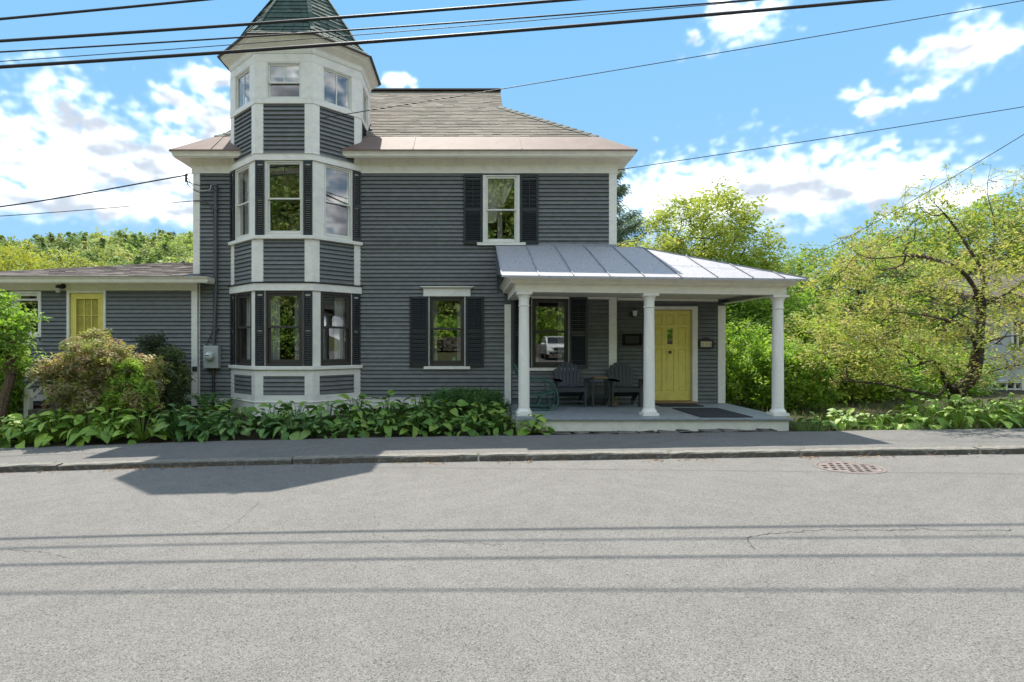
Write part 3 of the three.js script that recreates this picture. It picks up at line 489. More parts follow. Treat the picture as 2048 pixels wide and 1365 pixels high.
// --- porch
const PC = 10.87, FL = E - 1.288, tilt = x => (3.3 - x) * 0.012, PX0 = 0.80, PX1 = 5.56, PF = -10.43;
const DOORZ = FZ - 0.2, DW = frame(V(0, 0, DOORZ));
{
  const pf = part('porch_floor', [box(PX0 + 0.02, PX1 - 0.02, FL - 0.2, FL - 0.034, DOORZ + 0.02, PF - 0.03)], M.sheath, house);
  for (let x = PX0; x < PX1 + 0.03; x += 0.0815) { const a = x + 0.0015, b = Math.min(x + 0.080, PX1 + 0.04); part('floorboard', box(a, b, FL - 0.03, FL + rr(-0.0015, 0.0015), x > XR - 0.2 ? DOORZ + 0.01 : FZ + 0.03, PF + 0.035 + rr(-0.002, 0.002)), M.deck, pf); }
  part('porch_skirt', [cbox(frame(V(0, 0, PF - 0.02)), PX0, PX1, 0.098, FL - 0.034, -0.03, 0), box(PX0 - 0.001, PX0 + 0.03, 0.1, FL - 0.034, FZ + 0.04, PF - 0.051), box(PX1 - 0.03, PX1 + 0.001, 0.1, FL - 0.034, DOORZ, PF - 0.051)], M.cream, house);
  each('porch_pier', [0.95, 2.5, 4.1, 5.4].map(x => box(x - 0.12, x + 0.12, -0.4, 0.12, -10.9, -10.62)), M.stone, house);
  const beamY = x => Y(588, PC - 0.02) + tilt(x) + 0.002, eaveY = x => 2.795 + tilt(x);
  const shear = g => { const p = g.attributes.position; for (let i = 0; i < p.count; i++) p.setY(i, p.getY(i) + tilt(p.getX(i))); return g; };
  // columns
  for (const px of [1048, 1298.5, 1556]) {
    const x = X(px, PC), top = beamY(x), h = top - FL, z = -PC, P = (r, y) => new THREE.Vector2(r, y);
    const sh = part('column', new THREE.LatheGeometry([P(0.098, 0.13), P(0.104, 0.15), P(0.1, 0.17), P(0.1, 0.7), P(0.097, 1.2), P(0.091, h - 0.28), P(0.09, h - 0.25)], 28).translate(x, FL, z), M.white, house);
    part('column_base', [box(x - 0.14, x + 0.14, FL + 0.002, FL + 0.05, z - 0.14, z + 0.14), new THREE.LatheGeometry([P(0.13, 0.05), P(0.138, 0.068), P(0.132, 0.09), P(0.115, 0.10), P(0.112, 0.12), P(0.1, 0.132)], 28).translate(x, FL, z)], M.white, sh);
    part('column_capital', [new THREE.LatheGeometry([P(0.09, h - 0.255), P(0.106, h - 0.25), P(0.106, h - 0.235), P(0.092, h - 0.225), P(0.093, h - 0.12), P(0.108, h - 0.09), P(0.122, h - 0.06), P(0.125, h - 0.045)], 28).translate(x, FL, z), box(x - 0.14, x + 0.14, top - 0.045, top - 0.002, z - 0.14, z + 0.14)], M.white, sh);
  }
  // wall pilasters under the beam ends
  part('pilaster', [cbox(FRONT, X(1009, D), X(1022, D), FL, beamY(0.8) - 0.09, -0.01, 0.045)], M.white, house);
  part('pilaster', [cbox(DW, X(1435, 13.1), X(1450, 13.1), FL, beamY(5.5) - 0.05, -0.05, 0.04)], M.white, house);
  // entablature
  const by = beamY(3.3), prof = [[-0.10, by], [0.105, by], [0.105, by + 0.125], [0.12, by + 0.13], [0.12, by + 0.145], [0.20, by + 0.15], [0.205, by + 0.19], [0.25, by + 0.235], [0.285, by + 0.27], [0.295, 2.785], [-0.1, 2.80]];
  part('porch_beam', [shear(sweepRect(prof, X(1048, PC) - 0.06, X(1556, PC), FZ - 3, -PC, 'f')), shear(sweepRect(prof, X(1048, PC) - 0.06, X(1556, PC), FZ + 0.02, -PC, 'l')), shear(sweepRect(prof, X(1048, PC) - 0.06, X(1556, PC), FZ - 3, -PC, 'r'))], M.cream, house);
  each('porch_ceiling', [shear(box(X(1048, PC) - 0.1, PX1 - 0.02, by + 0.09, by + 0.11, DOORZ + 0.01, -PC + 0.08)), shear(box(XR + 0.02, PX1 - 0.02, by + 0.09, by + 0.11, FZ - 2.9, DOORZ - 0.01)), shear(box(X(1048, PC) + 0.05, XR - 0.16, by + 0.045, by + 0.089, FZ + 0.03, FZ + 0.05)), shear(box(XR + 0.02, 5.4, by + 0.04, by + 0.089, DOORZ + 0.03, DOORZ + 0.05)), shear(box(XR + 0.03, XR + 0.05, by + 0.04, by + 0.089, DOORZ + 0.051, FZ + 0.05))], M.cream, house);
  // standing-seam roof: pans and seams
  const ex = [0.549, 1.21, 1.82, 2.456, 3.057, 3.70, 4.34, 4.96, 5.51, 5.925], EZ = -10.50, SL = 0.385, TW = 2.36, HX = 5.925;
  const rp = (x, t, h = 0) => V(x, eaveY(x) + SL * t + h, EZ - t), tmax = x => Math.min(TW, Math.max(0, HX - x));
  const pr = part('porch_roof', (() => { const q = new Q(); const p = (x, t) => rp(x, t, -0.012); q.quad(p(0.56, 0.01), p(HX - 0.02, 0.01), p(HX - TW, TW), p(0.56, TW)); const s = (z, t) => V(HX - 0.015 - t, eaveY(HX) + SL * t - 0.012, z); q.quad(s(EZ - 0.015, 0), s(-16, 0), s(-16, TW), s(EZ - TW, TW)); q.quad(rp(0.556, 0, -0.012), rp(0.556, TW, -0.012), rp(0.556, TW, -0.6), rp(0.556, 0, -0.02)); return q.geo(); })(), M.sheath, house);
  for (let i = 0; i + 1 < ex.length; i++) {
    const a = ex[i] + 0.003, b = ex[i + 1] - 0.003, q = new Q(), N = 4;
    for (let k = 0; k < N; k++) { const x0 = mix(a, b, k / N), x1 = mix(a, b, (k + 1) / N), f = x => n2(x * 4, i) * 0.002; const A = rp(x0, 0, 0.004), B = rp(x1, 0, 0.004), C = rp(x1, Math.max(0.001, tmax(x1)), 0.004 + f(x1)), Dd = rp(x0, Math.max(0.001, tmax(x0)), 0.004 + f(x0)); q.quad(A, B, C, Dd); q.quad(rp(x0, -0.006, -0.03), rp(x1, -0.006, -0.03), B, A); }
    part('roof_pan', q.geo(), M.tin, pr);
    if (i > 0) { const T = tmax(ex[i]); if (T > 0.05) part('roof_seam', beam(rp(ex[i], -0.008, 0.014), rp(ex[i], T - 0.01, 0.014), 0.011, 0.03), M.tinSeam, pr); }
  }
  part('roof_seam', beam(rp(0.552, -0.008, 0.01), rp(0.552, TW, 0.01), 0.012, 0.028), M.tinSeam, pr);
  part('roof_pan', (() => { const q = new Q(), s = (z, t) => V(HX - t, eaveY(HX) + SL * t + 0.004, z); q.quad(s(EZ, 0), s(-16, 0), s(-16, TW), s(EZ - TW, TW)); return q.geo(); })(), M.tin, pr);
  part('roof_hip_seam', beam(V(HX, eaveY(HX) + 0.012, EZ), V(HX - TW, eaveY(HX - TW) + SL * TW + 0.012, EZ - TW), 0.03, 0.026), M.tinSeam, pr);
  part('flashing', beam(V(0.56, eaveY(0.56) + SL * TW + 0.02, FZ + 0.034), V(XR, eaveY(XR) + SL * TW + 0.02, FZ + 0.034), 0.012, 0.07), M.tinSeam, pr);
  // door wall
  const dx = X(1341.5, 13.1), dh = 0.455, dTop = Y(621, 13.1), dBot = 0.388;
  const dw = part('door_wall', wallG(DW, XR + 0.005, X(1450, 13.1), 0.2, by + 0.2, [[dx - dh - 0.05, dx + dh + 0.05, dBot - 0.05, dTop + 0.03]]), M.sheath, house);
  part('side_wall', box(5.43, 5.55, 0.1, 2.65, -16, DOORZ - 0.13), M.siding[1], house);
  part('interior', [box(XR + 0.01, 5.42, 0.28, 0.37, -15.9, DOORZ - 0.13), box(XR + 0.01, 5.42, 0.38, 2.7, -15.9, -15.8)], M.interior, house);
  clapRows(DW, dw, XR + 0.005, X(1435, 13.1), FL + 0.002, by + 0.06, [[dx - dh - 0.16, dx + dh + 0.125, 0, dTop + 0.085]], 0.6);
  const jamb = part('door_frame', [cbox(DW, dx + dh + 0.012, dx + dh + 0.125, FL + 0.02, dTop + 0.085, -0.14, 0.04), cbox(DW, dx - dh - 0.125, dx - dh - 0.012, FL + 0.02, dTop + 0.085, -0.14, 0.04), cbox(DW, dx - dh - 0.012, dx + dh + 0.012, dTop + 0.012, dTop + 0.085, -0.14, 0.04)], M.white, house);
  part('threshold', fbox(DW, dx - dh - 0.1, dx + dh + 0.1, FL + 0.004, dBot - 0.01, -0.12, 0.07), M.wood, jamb);
  // panelled door, its panels sunk in real grooves
  const cols = [[-0.355, -0.165], [-0.092, 0.092], [0.165, 0.355]], rowsD = [[dBot + 0.19, dBot + 1.13], [dBot + 1.20, dBot + 1.60], [dBot + 1.66, dBot + 1.89]];
  const holes = cols.flatMap(c => rowsD.map(r => [dx + c[0], dx + c[1], r[0], r[1]]));
  const us = [dx - dh, ...cols.flatMap(c => [dx + c[0], dx + c[1]]), dx + dh], gs = [];
  for (let i = 0; i + 1 < us.length; i++) { if (i % 2 === 0) gs.push(fbox(DW, us[i], us[i + 1], dBot, dTop, -0.085, -0.045)); else { const vs = [dBot, ...rowsD.flat(), dTop]; for (let k = 0; k < vs.length; k += 2) gs.push(fbox(DW, us[i], us[i + 1], vs[k], vs[k + 1], -0.085, -0.045)); } }
  const door = part('front_door', gs, M.yellow, house); door.userData.label = 'yellow panelled front door with a small slot window';
  for (const h of holes) {
    if (Math.abs((h[0] + h[1]) / 2 - dx) < 0.05 && h[2] > 1.5 && h[3] < 2.05) { part('door_window', (() => { const q = new Q(); q.quad(fp(DW, h[0] + 0.03, h[2] + 0.02, -0.062), fp(DW, h[1] - 0.03, h[2] + 0.02, -0.062), fp(DW, h[1] - 0.03, h[3] - 0.02, -0.062), fp(DW, h[0] + 0.03, h[3] - 0.02, -0.062)); return q.geo(); })(), M.glass, door); part('door_window_frame', ring(DW, h[0], h[1], h[2], h[3], 0.032, -0.08, -0.04), M.yellow, door); continue; }
    const q = new Q(), p = (d, w) => [fp(DW, h[0] + d, h[2] + d, w), fp(DW, h[1] - d, h[2] + d, w), fp(DW, h[1] - d, h[3] - d, w), fp(DW, h[0] + d, h[3] - d, w)];
    const A = p(0, -0.045), B = p(0.014, -0.066), C = p(0.045, -0.052); for (let i = 0; i < 4; i++) { const j = (i + 1) % 4; q.quad(A[i], A[j], B[j], B[i]); q.quad(B[i], B[j], C[j], C[i]); } q.quad(C[0], C[1], C[2], C[3]);
    part('door_panel', q.geo(), M.yellow, door);
  }
  part('door_knocker', [new THREE.TorusGeometry(0.026, 0.009, 8, 16).translate(dx, Y(705, 13.1), DOORZ - 0.03), new THREE.SphereGeometry(0.02, 10, 8).translate(dx, Y(705, 13.1) + 0.01, DOORZ - 0.035)], M.metalDark, door);
  part('door_knob', new THREE.SphereGeometry(0.03, 12, 10).translate(dx - 0.4, dBot + 0.95, DOORZ - 0.01), M.metalDark, door);
}
// --- side wing on the left
const WG = frame(V(0, 0, FZ + 0.06));
const WX0 = -11.1, WX1 = X(398, D), WFR = Y(582, D);
{
  const wwin = [X(31, D), X(85.5, D), Y(675, D), Y(583.5, D)], wd = [X(143, D), X(211, D), 0.69, Y(587, D)];
  const ww = part('wing_wall', wallG(WG, WX0, WX1, 0.2, 3.0, [wwin, wd]), M.sheath, house);
  part('side_wall', box(WX0, WX0 + 0.12, 0.1, 3.0, FZ - 5.5, FZ - 0.08), M.siding[2], house);
  part('interior', [box(WX0 + 0.13, XL - 0.02, 0.5, 0.6, FZ - 5.4, FZ - 0.08), box(WX0 + 0.13, XL - 0.02, 0.61, 2.95, FZ - 3, FZ - 2.9), box(WX0 + 0.13, XL - 0.02, 2.96, 3.0, FZ - 5.4, FZ - 0.08)], M.interior, house);
  clapRows(WG, ww, WX0, X(386, D), Y(789, D), WFR, [[wwin[0] - 0.05, wwin[1] + 0.02, wwin[2] - 0.03, 9], [wd[0] - 0.06, wd[1] + 0.06, 0, 9]], 0.75);
  part('corner_board', cbox(WG, X(386, D), WX1, 0.3, WFR, -0.05, 0.036), M.white, house);
  part('base_board', cbox(WG, WX0, X(386, D), Y(802, D), Y(789, D), -0.02, 0.036), M.white, house);
  part('foundation', box(WX0, XL, -0.4, Y(802, D), FZ - 0.3, FZ + 0.03), M.brick, house);
  win(WG, ...wwin, { t: 0.05, st: 0.045, casing: 0.02, muntin: 0, mid: wwin[3] - 0.18 });
  // eave, shallow hipped roof
  const ev = 3.03, ov = 0.42, sl = 0.215, zE = FZ + 0.06 + ov, xE = WX0 - ov, rE = X(417, 12.5);
  part('wing_cornice', [(() => { const q = new Q(), pr = [[-0.01, WFR], [0.045, WFR], [0.045, WFR + 0.17], [0.35, WFR + 0.13], [0.35, WFR + 0.15], [0.365, WFR + 0.15], [0.375, WFR + 0.2], [0.41, WFR + 0.24], [0.42, ev]], z0 = FZ + 0.06; for (let i = 0; i + 1 < pr.length; i++) { const [a, ya] = pr[i], [b, yb] = pr[i + 1], r = o => o > 0.1 ? Math.min(rE, WX1 + o) : WX1; q.quad(V(xE, ya, z0 + a), V(r(a), ya, z0 + a), V(r(b), yb, z0 + b), V(xE, yb, z0 + b)); q.quad(V(r(a), ya, z0 + a), V(r(a), ya, z0 - 0.03), V(r(b), yb, z0 - 0.03), V(r(b), yb, z0 + b)); } return q.geo(); })()], M.cream, house);
  const P = (u, t, h) => V(u, ev + sl * t + h, zE - t), q = new Q(true);
  const wr = part('wing_roof', (() => { const q = new Q(); q.quad(P(xE, 0, -0.004), P(XL, 0, -0.004), P(XL, 3.5, -0.004), P(xE + 3.5, 3.5, -0.004)); q.quad(V(xE, ev, zE), V(xE + 3.5, ev + sl * 3.5, zE - 3.5), V(xE + 3.5, ev + sl * 3.5, zE - 4), V(xE, ev, zE - 7)); q.quad(P(XL, 3.5, 0), P(xE + 3.5, 3.5, 0), V(xE, ev, zE - 7), V(XL, ev, zE - 7)); return q.geo(); })(), M.sheath, house);
  shingles(q, P, t => xE + t, () => XL - 0.002, 0, 3.5, 25, 0.3, 0.012, null, (u, t) => { const k = 1 + rr(-0.16, 0.16) + n2(u, t * 2) * 0.1; return [0.285 * k, 0.235 * k, 0.215 * k]; });
  part('shingle', q.geo(), M.shingle, wr, 'stuff');
  part('wing_roof_return', (() => { const q = new Q(); const a = V(XL, ev + 0.005, zE), b = V(rE + 0.01, ev + 0.005, zE), c = V(rE + 0.01, ev + 0.005, FZ + 0.03), d = V(XL, ev + 0.105, FZ + 0.03), e = V(rE - 0.3, ev + 0.10, FZ + 0.03); q.quad(a, b, e, d); q.tri(b, c, e); return q.geo(); })(), M.metalDark, house);
  // yellow wing door with a nine-light look
  const [d0, d1, db, dt] = wd, dg = [d0 + 0.135, d1 - 0.125, db + 0.5, dt - 0.13];
  each('door_casing', [cbox(WG, d0 - 0.055, d0, db - 0.2, dt + 0.06, -0.02, 0.036), cbox(WG, d1, d1 + 0.05, db - 0.2, dt + 0.06, -0.02, 0.036), cbox(WG, d0, d1, dt, WFR, -0.02, 0.034)], M.white, house);
  const dr = part('wing_door', [...wallG(WG, d0, d1, db, dt, [dg], -0.06, -0.012), ...ring(WG, dg[0] - 0.03, dg[1] + 0.03, dg[2] - 0.03, dg[3] + 0.03, 0.03, -0.02, 0.004)], M.yellow, house); dr.userData.label = 'yellow side door with glazed upper half';
  const nu = 3, nv = 4;
  for (let i = 0; i < nu; i++) for (let k = 0; k < nv; k++) { const a = mix(dg[0], dg[1], i / nu), b = mix(dg[0], dg[1], (i + 1) / nu), c = mix(dg[2], dg[3], k / nv), e = mix(dg[2], dg[3], (k + 1) / nv); const q = new Q(); q.quad(fp(WG, a + 0.005, c + 0.005, -0.04), fp(WG, b - 0.005, c + 0.005, -0.04), fp(WG, b - 0.005, e - 0.005, -0.04), fp(WG, a + 0.005, e - 0.005, -0.04)); part('pane', q.geo(), M.yellowDeep, dr); }
  part('muntin', [1, 2].map(i => fbox(WG, mix(dg[0], dg[1], i / 3) - 0.008, mix(dg[0], dg[1], i / 3) + 0.008, dg[2], dg[3], -0.039, -0.018)).concat([1, 2, 3].map(k => fbox(WG, dg[0], dg[1], mix(dg[2], dg[3], k / 4) - 0.006, mix(dg[2], dg[3], k / 4) + 0.006, -0.037, -0.020))), M.yellow, dr);
  each('door_step', [box(X(100, 12.4), X(230, 12.4), 0.1, 0.5, FZ + 0.1, -12.2), box(X(70, 12.1), X(215, 12.1), 0.05, 0.32, -12.19, -11.9)], M.stone, house);
  // a few bricks of the stoop
  for (let k = 0; k < 4; k++) for (let i = 0; i < 3; i++) { const x = X(62, 12.2) + i * 0.11 + (k % 2) * 0.05; part('brick', box(x, x + 0.1, 0.13 + k * 0.065, 0.185 + k * 0.065, -12.25, -12.16), M.brick, house); }
}
// the largest clapboards are meshes of their own, the rest one part
boards.sort((a, b) => b.area - a.area);
boards.forEach((b, i) => { if (i < 300) part('clapboard', b.g, M.siding[Math.floor(R() * 4)], b.parent); });
if (boards.length > 300) part('clapboard', boards.slice(300).map(b => b.g), M.siding[0], house, 'stuff');
console.log('boards', boards.length);

// ---------------------------------------------------------------- things on and around the house
// curtains behind the panes
function curtain(F, u0, u1, v0, v1, w, label, pinch = 0, tieAt = 0) {
  const q = new Q(), nu = 18, nv = 10, P = (i, k) => { const s = i / nu, v = mix(v0, v1, k / nv), t = k / nv; const pull = pinch * Math.pow(1 - t, 1.2) * (tieAt ? 1 : 1); const uu = mix(u0, mix(u1, u0 + (u1 - u0) * 0.25, pull), s); return fp(F, uu, v, w + Math.sin(s * 26) * 0.018 + Math.sin(s * 9 + t * 2) * 0.01); };
  for (let i = 0; i < nu; i++) for (let k = 0; k < nv; k++) q.quad(P(i, k), P(i + 1, k), P(i + 1, k + 1), P(i, k + 1));
  return solo('curtain', q.geo(), M.lace, label, 'curtain');
}
curtain(FRONT, W2[0] + 0.03, W2[1] - 0.06, W2[2] + 0.45, W2[3] - 0.04, -0.17, 'sheer white curtain swept aside in the upper window between black shutters', 0.95);
curtain(FRONT, W1[0] + 0.04, W1[0] + 0.16, W1[2] + 0.05, W1[3] - 0.04, -0.19, 'narrow white curtain at the turret side of the shuttered ground floor window');
curtain(FRONT, W1[1] - 0.16, W1[1] - 0.04, W1[2] + 0.05, W1[3] - 0.04, -0.19, 'narrow white curtain at the porch side of the shuttered ground floor window');
curtain(FRONT, W3[0] + 0.05, W3[0] + 0.16, W3[2] + 0.05, W3[3] - 0.04, -0.19, 'thin white curtain in the porch window behind the corner column');
curtain(FRONT, W3[1] - 0.2, W3[1] - 0.05, W3[2] + 0.05, W3[3] - 0.04, -0.19, 'thin white curtain in the porch window above the lounge chair');
curtain(face(0), -0.33, -0.14, yT(725), yT(588), -0.17, 'pale curtain at the meter side of the lowest middle bay window');
curtain(face(0), 0.16, 0.33, yT(725), yT(588), -0.17, 'pale curtain at the porch side of the lowest middle bay window');
curtain(face(1), 0.05, 0.3, yT(725), yT(588), -0.17, 'pale curtain in the lowest bay window that turns towards the porch');
curtain(face(-1), -0.2, 0.1, yT(725), yT(588), -0.17, 'pale curtain in the lowest bay window that turns towards the meter');
curtain(face(-1), -0.3, -0.02, yT(462), yT(328), -0.17, 'sheer curtain in the middle storey bay window that turns towards the side wing');
solo('roller_blind', [fbox(face(0), -0.31, 0.31, yT(150), yT(129), -0.12, -0.115)], M.lace, 'cream blind half lowered in the top front turret window', 'blind');
solo('jar', [new THREE.LatheGeometry([[0.0, 0], [0.045, 0], [0.05, 0.03], [0.05, 0.11], [0.03, 0.14], [0.032, 0.17]].map(p => new THREE.Vector2(...p)), 14).translate(X(908, D), W1[2] + 0.02, FZ - 0.22)], std({ color: lin(0.06, 0.22, 0.13), roughness: 0.25 }), 'small green bottle inside the shuttered ground floor window', 'bottle');
part('window_ledge', box(W1[0], W1[1], W1[2] - 0.05, W1[2] + 0.018, FZ - 0.34, FZ - 0.135), M.white, house);

// electricity meter, conduit, weatherhead
{
  const mx = X(423.5, 12.8), mt = Y(692, 12.8), mb = Y(737, 12.8), t = thing('electric_meter', 'grey electricity meter box with round glass dial beside the turret', 'meter', [mx, mb, FZ + 0.03]);
  part('meter_box', cbox(FRONT, mx - 0.16, mx + 0.16, mb, mt, 0.03, 0.17, 0.012), M.grey, t);
  const dial = part('dial', [disc(0.088, 0.1, 24).rotateX(Math.PI / 2).translate(mx - 0.01, (mt + mb) / 2 + 0.02, FZ + 0.22), new THREE.SphereGeometry(0.085, 20, 10, 0, Math.PI * 2, 0, 1.2).rotateX(Math.PI / 2).translate(mx - 0.01, (mt + mb) / 2 + 0.02, FZ + 0.245)], std({ color: lin(0.55, 0.56, 0.54), roughness: 0.25 }), t);
  part('dial_ring', new THREE.TorusGeometry(0.092, 0.012, 8, 24).translate(mx - 0.01, (mt + mb) / 2 + 0.02, FZ + 0.19), M.grey, dial);
  part('display', fbox(FRONT, mx - 0.05, mx + 0.03, (mt + mb) / 2 + 0.03, (mt + mb) / 2 + 0.045, 0.29, 0.335), M.dark, dial);
  const cx = X(430, 12.8), ct = Y(378, 12.8);
  const c = thing('conduit', 'grey service conduit running up the clapboards from the meter to a weatherhead', 'conduit', [cx, mt, FZ + 0.07]);
  part('pipe', tube([V(mx + 0.03, mt, FZ + 0.08), V(mx + 0.05, mt + 0.4, FZ + 0.075), V(cx, mt + 1.1, FZ + 0.07), V(cx, mt + 2.2, FZ + 0.07), V(cx, ct, FZ + 0.07)], 0.031, 60, 10), M.conduit, c);
  part('weatherhead', [new THREE.CylinderGeometry(0.04, 0.045, 0.1, 12).translate(cx, ct + 0.03, FZ + 0.075), new THREE.SphereGeometry(0.055, 14, 8).scale(1.3, 0.7, 1).translate(cx - 0.02, ct + 0.08, FZ + 0.085)], M.conduit, c);
  for (const k of [0.35, 1.15, 2.0, 2.9]) part('strap', box(cx - 0.05, cx + 0.05, mt + k + (k < 1 ? 0.0 : 0), mt + k + 0.025, FZ + 0.03, FZ + 0.105), M.conduit, c);
  const cb = thing('side_cable', 'thin dark cable looping down beside the service conduit', 'cable', [cx - 0.06, mt + 2, FZ + 0.04]);
  part('cable', tube([V(XL + 0.02, Y(403, D), FZ + 0.05), V(XL + 0.25, Y(404, D), FZ + 0.05), V(cx - 0.09, Y(416, D), FZ + 0.05), V(cx - 0.055, Y(440, D), FZ + 0.05), V(cx - 0.055, mt + 1.0, FZ + 0.05), V(mx - 0.02, mt + 0.3, FZ + 0.05), V(mx - 0.13, mt + 0.06, FZ + 0.05), V(mx - 0.15, mt - 0.1, FZ + 0.05)], 0.011, 70, 6), M.conduit, cb);
  const lp = thing('ground_conduit', 'rusty dark pipe below the electricity meter', 'pipe', [mx + 0.02, 0.3, FZ + 0.08]);
  part('pipe', tube([V(mx + 0.02, mb + 0.01, FZ + 0.08), V(mx + 0.02, 0.2, FZ + 0.08)], 0.03, 2, 10), M.brown, lp);
  const sv = thing('service_wires', 'twisted service wires hanging from the house corner to the weatherhead', 'wire', [XL, Y(360, D), FZ + 0.1]);
  const ax = X(374, 12.7), ay = Y(352, 12.7);
  part('wire', tube([V(ax, ay, FZ + 0.25), V(ax + 0.02, ay - 0.12, FZ + 0.24), V(ax + 0.25, ay - 0.2, FZ + 0.2), V(cx - 0.1, ct + 0.07, FZ + 0.1)], 0.010, 24, 6), M.wire, sv);
  part('wire', tube([V(ax, ay - 0.05, FZ + 0.25), V(ax + 0.05, ay - 0.22, FZ + 0.23), V(ax + 0.35, ay - 0.36, FZ + 0.18), V(cx - 0.1, ct + 0.07, FZ + 0.11)], 0.010, 24, 6), M.wire, sv);
  part('wire', tube([V(ax + 0.01, ay - 0.04, FZ + 0.25), V(ax + 0.22, ay - 0.3, FZ + 0.2), V(ax + 0.46, ay - 0.28, FZ + 0.16), V(cx - 0.09, ct + 0.08, FZ + 0.1)], 0.010, 24, 6), M.grey, sv);
  part('clamp', [tube([V(ax, ay + 0.03, FZ + 0.25), V(XL - 0.01, Y(349, D), FZ + 0.05)], 0.008, 2, 6), new THREE.CylinderGeometry(0.022, 0.026, 0.16, 8).translate(ax, ay - 0.06, FZ + 0.25)], M.wire, sv);
  const ob = thing('outlet_box', 'small black outdoor outlet box on the white corner board', 'outlet', [X(393, D), Y(737, D), FZ + 0.1]);
  part('cover', cbox(WG, X(390, D), X(398, D), Y(742, D), Y(733, D), 0.037, 0.09, 0.008), M.metalDark, ob);
  part('lid', cbox(WG, X(391, D), X(397, D), Y(741, D), Y(735, D), 0.09, 0.1, 0.004), M.metalDark, ob);
}
// lamps
{
  const x = X(1262, 13.1), y = Y(628, 13.1), t = thing('wall_lantern', 'black porch wall lantern with frosted tapered glass beside the yellow door', 'lamp', [x, y, DOORZ + 0.03]);
  part('backplate', disc(0.05, 0.03, 16).rotateX(Math.PI / 2).translate(x, y - 0.02, DOORZ + 0.045), M.metalDark, t);
  part('arm', tube([V(x, y - 0.02, DOORZ + 0.05), V(x + 0.02, y - 0.08, DOORZ + 0.1), V(x + 0.04, y - 0.07, DOORZ + 0.15)], 0.01, 10, 6), M.metalDark, t);
  part('shade', new THREE.CylinderGeometry(0.068, 0.04, 0.12, 4, 1, true).rotateY(Math.PI / 4).translate(x + 0.04, y, DOORZ + 0.16), std({ color: lin(0.62, 0.60, 0.54), roughness: 0.3 }), t);
  part('cap', [new THREE.ConeGeometry(0.085, 0.05, 4).rotateY(Math.PI / 4).translate(x + 0.04, y + 0.085, DOORZ + 0.16), new THREE.SphereGeometry(0.012, 8, 6).translate(x + 0.04, y + 0.118, DOORZ + 0.16)], M.metalDark, t);
  part('base', disc(0.035, 0.02, 12).translate(x + 0.04, y - 0.07, DOORZ + 0.16), M.metalDark, t);
  const x2 = X(124, 12.8), y2 = Y(575, 12.8), s = thing('jar_lamp', 'black outdoor jar lamp with clear glass on the white frieze by the side door', 'lamp', [x2, y2, FZ + 0.1]);
  part('backplate', disc(0.055, 0.03, 16).rotateX(Math.PI / 2).translate(x2 + 0.03, y2 + 0.02, FZ + 0.12), M.metalDark, s);
  part('socket', [new THREE.SphereGeometry(0.06, 14, 10).scale(1, 0.8, 1).translate(x2 - 0.01, y2 + 0.0, FZ + 0.2), tube([V(x2 + 0.03, y2 + 0.02, FZ + 0.13), V(x2 - 0.01, y2 + 0.01, FZ + 0.2)], 0.02, 2, 8)], M.metalDark, s);
  part('glass_jar', new THREE.LatheGeometry([[0.045, 0.05], [0.05, 0.02], [0.048, -0.03], [0.03, -0.055], [0.0, -0.06]].map(p => new THREE.Vector2(...p)), 14).translate(x2 - 0.02, y2 - 0.07, FZ + 0.2), std({ color: lin(0.45, 0.43, 0.36), roughness: 0.15 }), s);
}
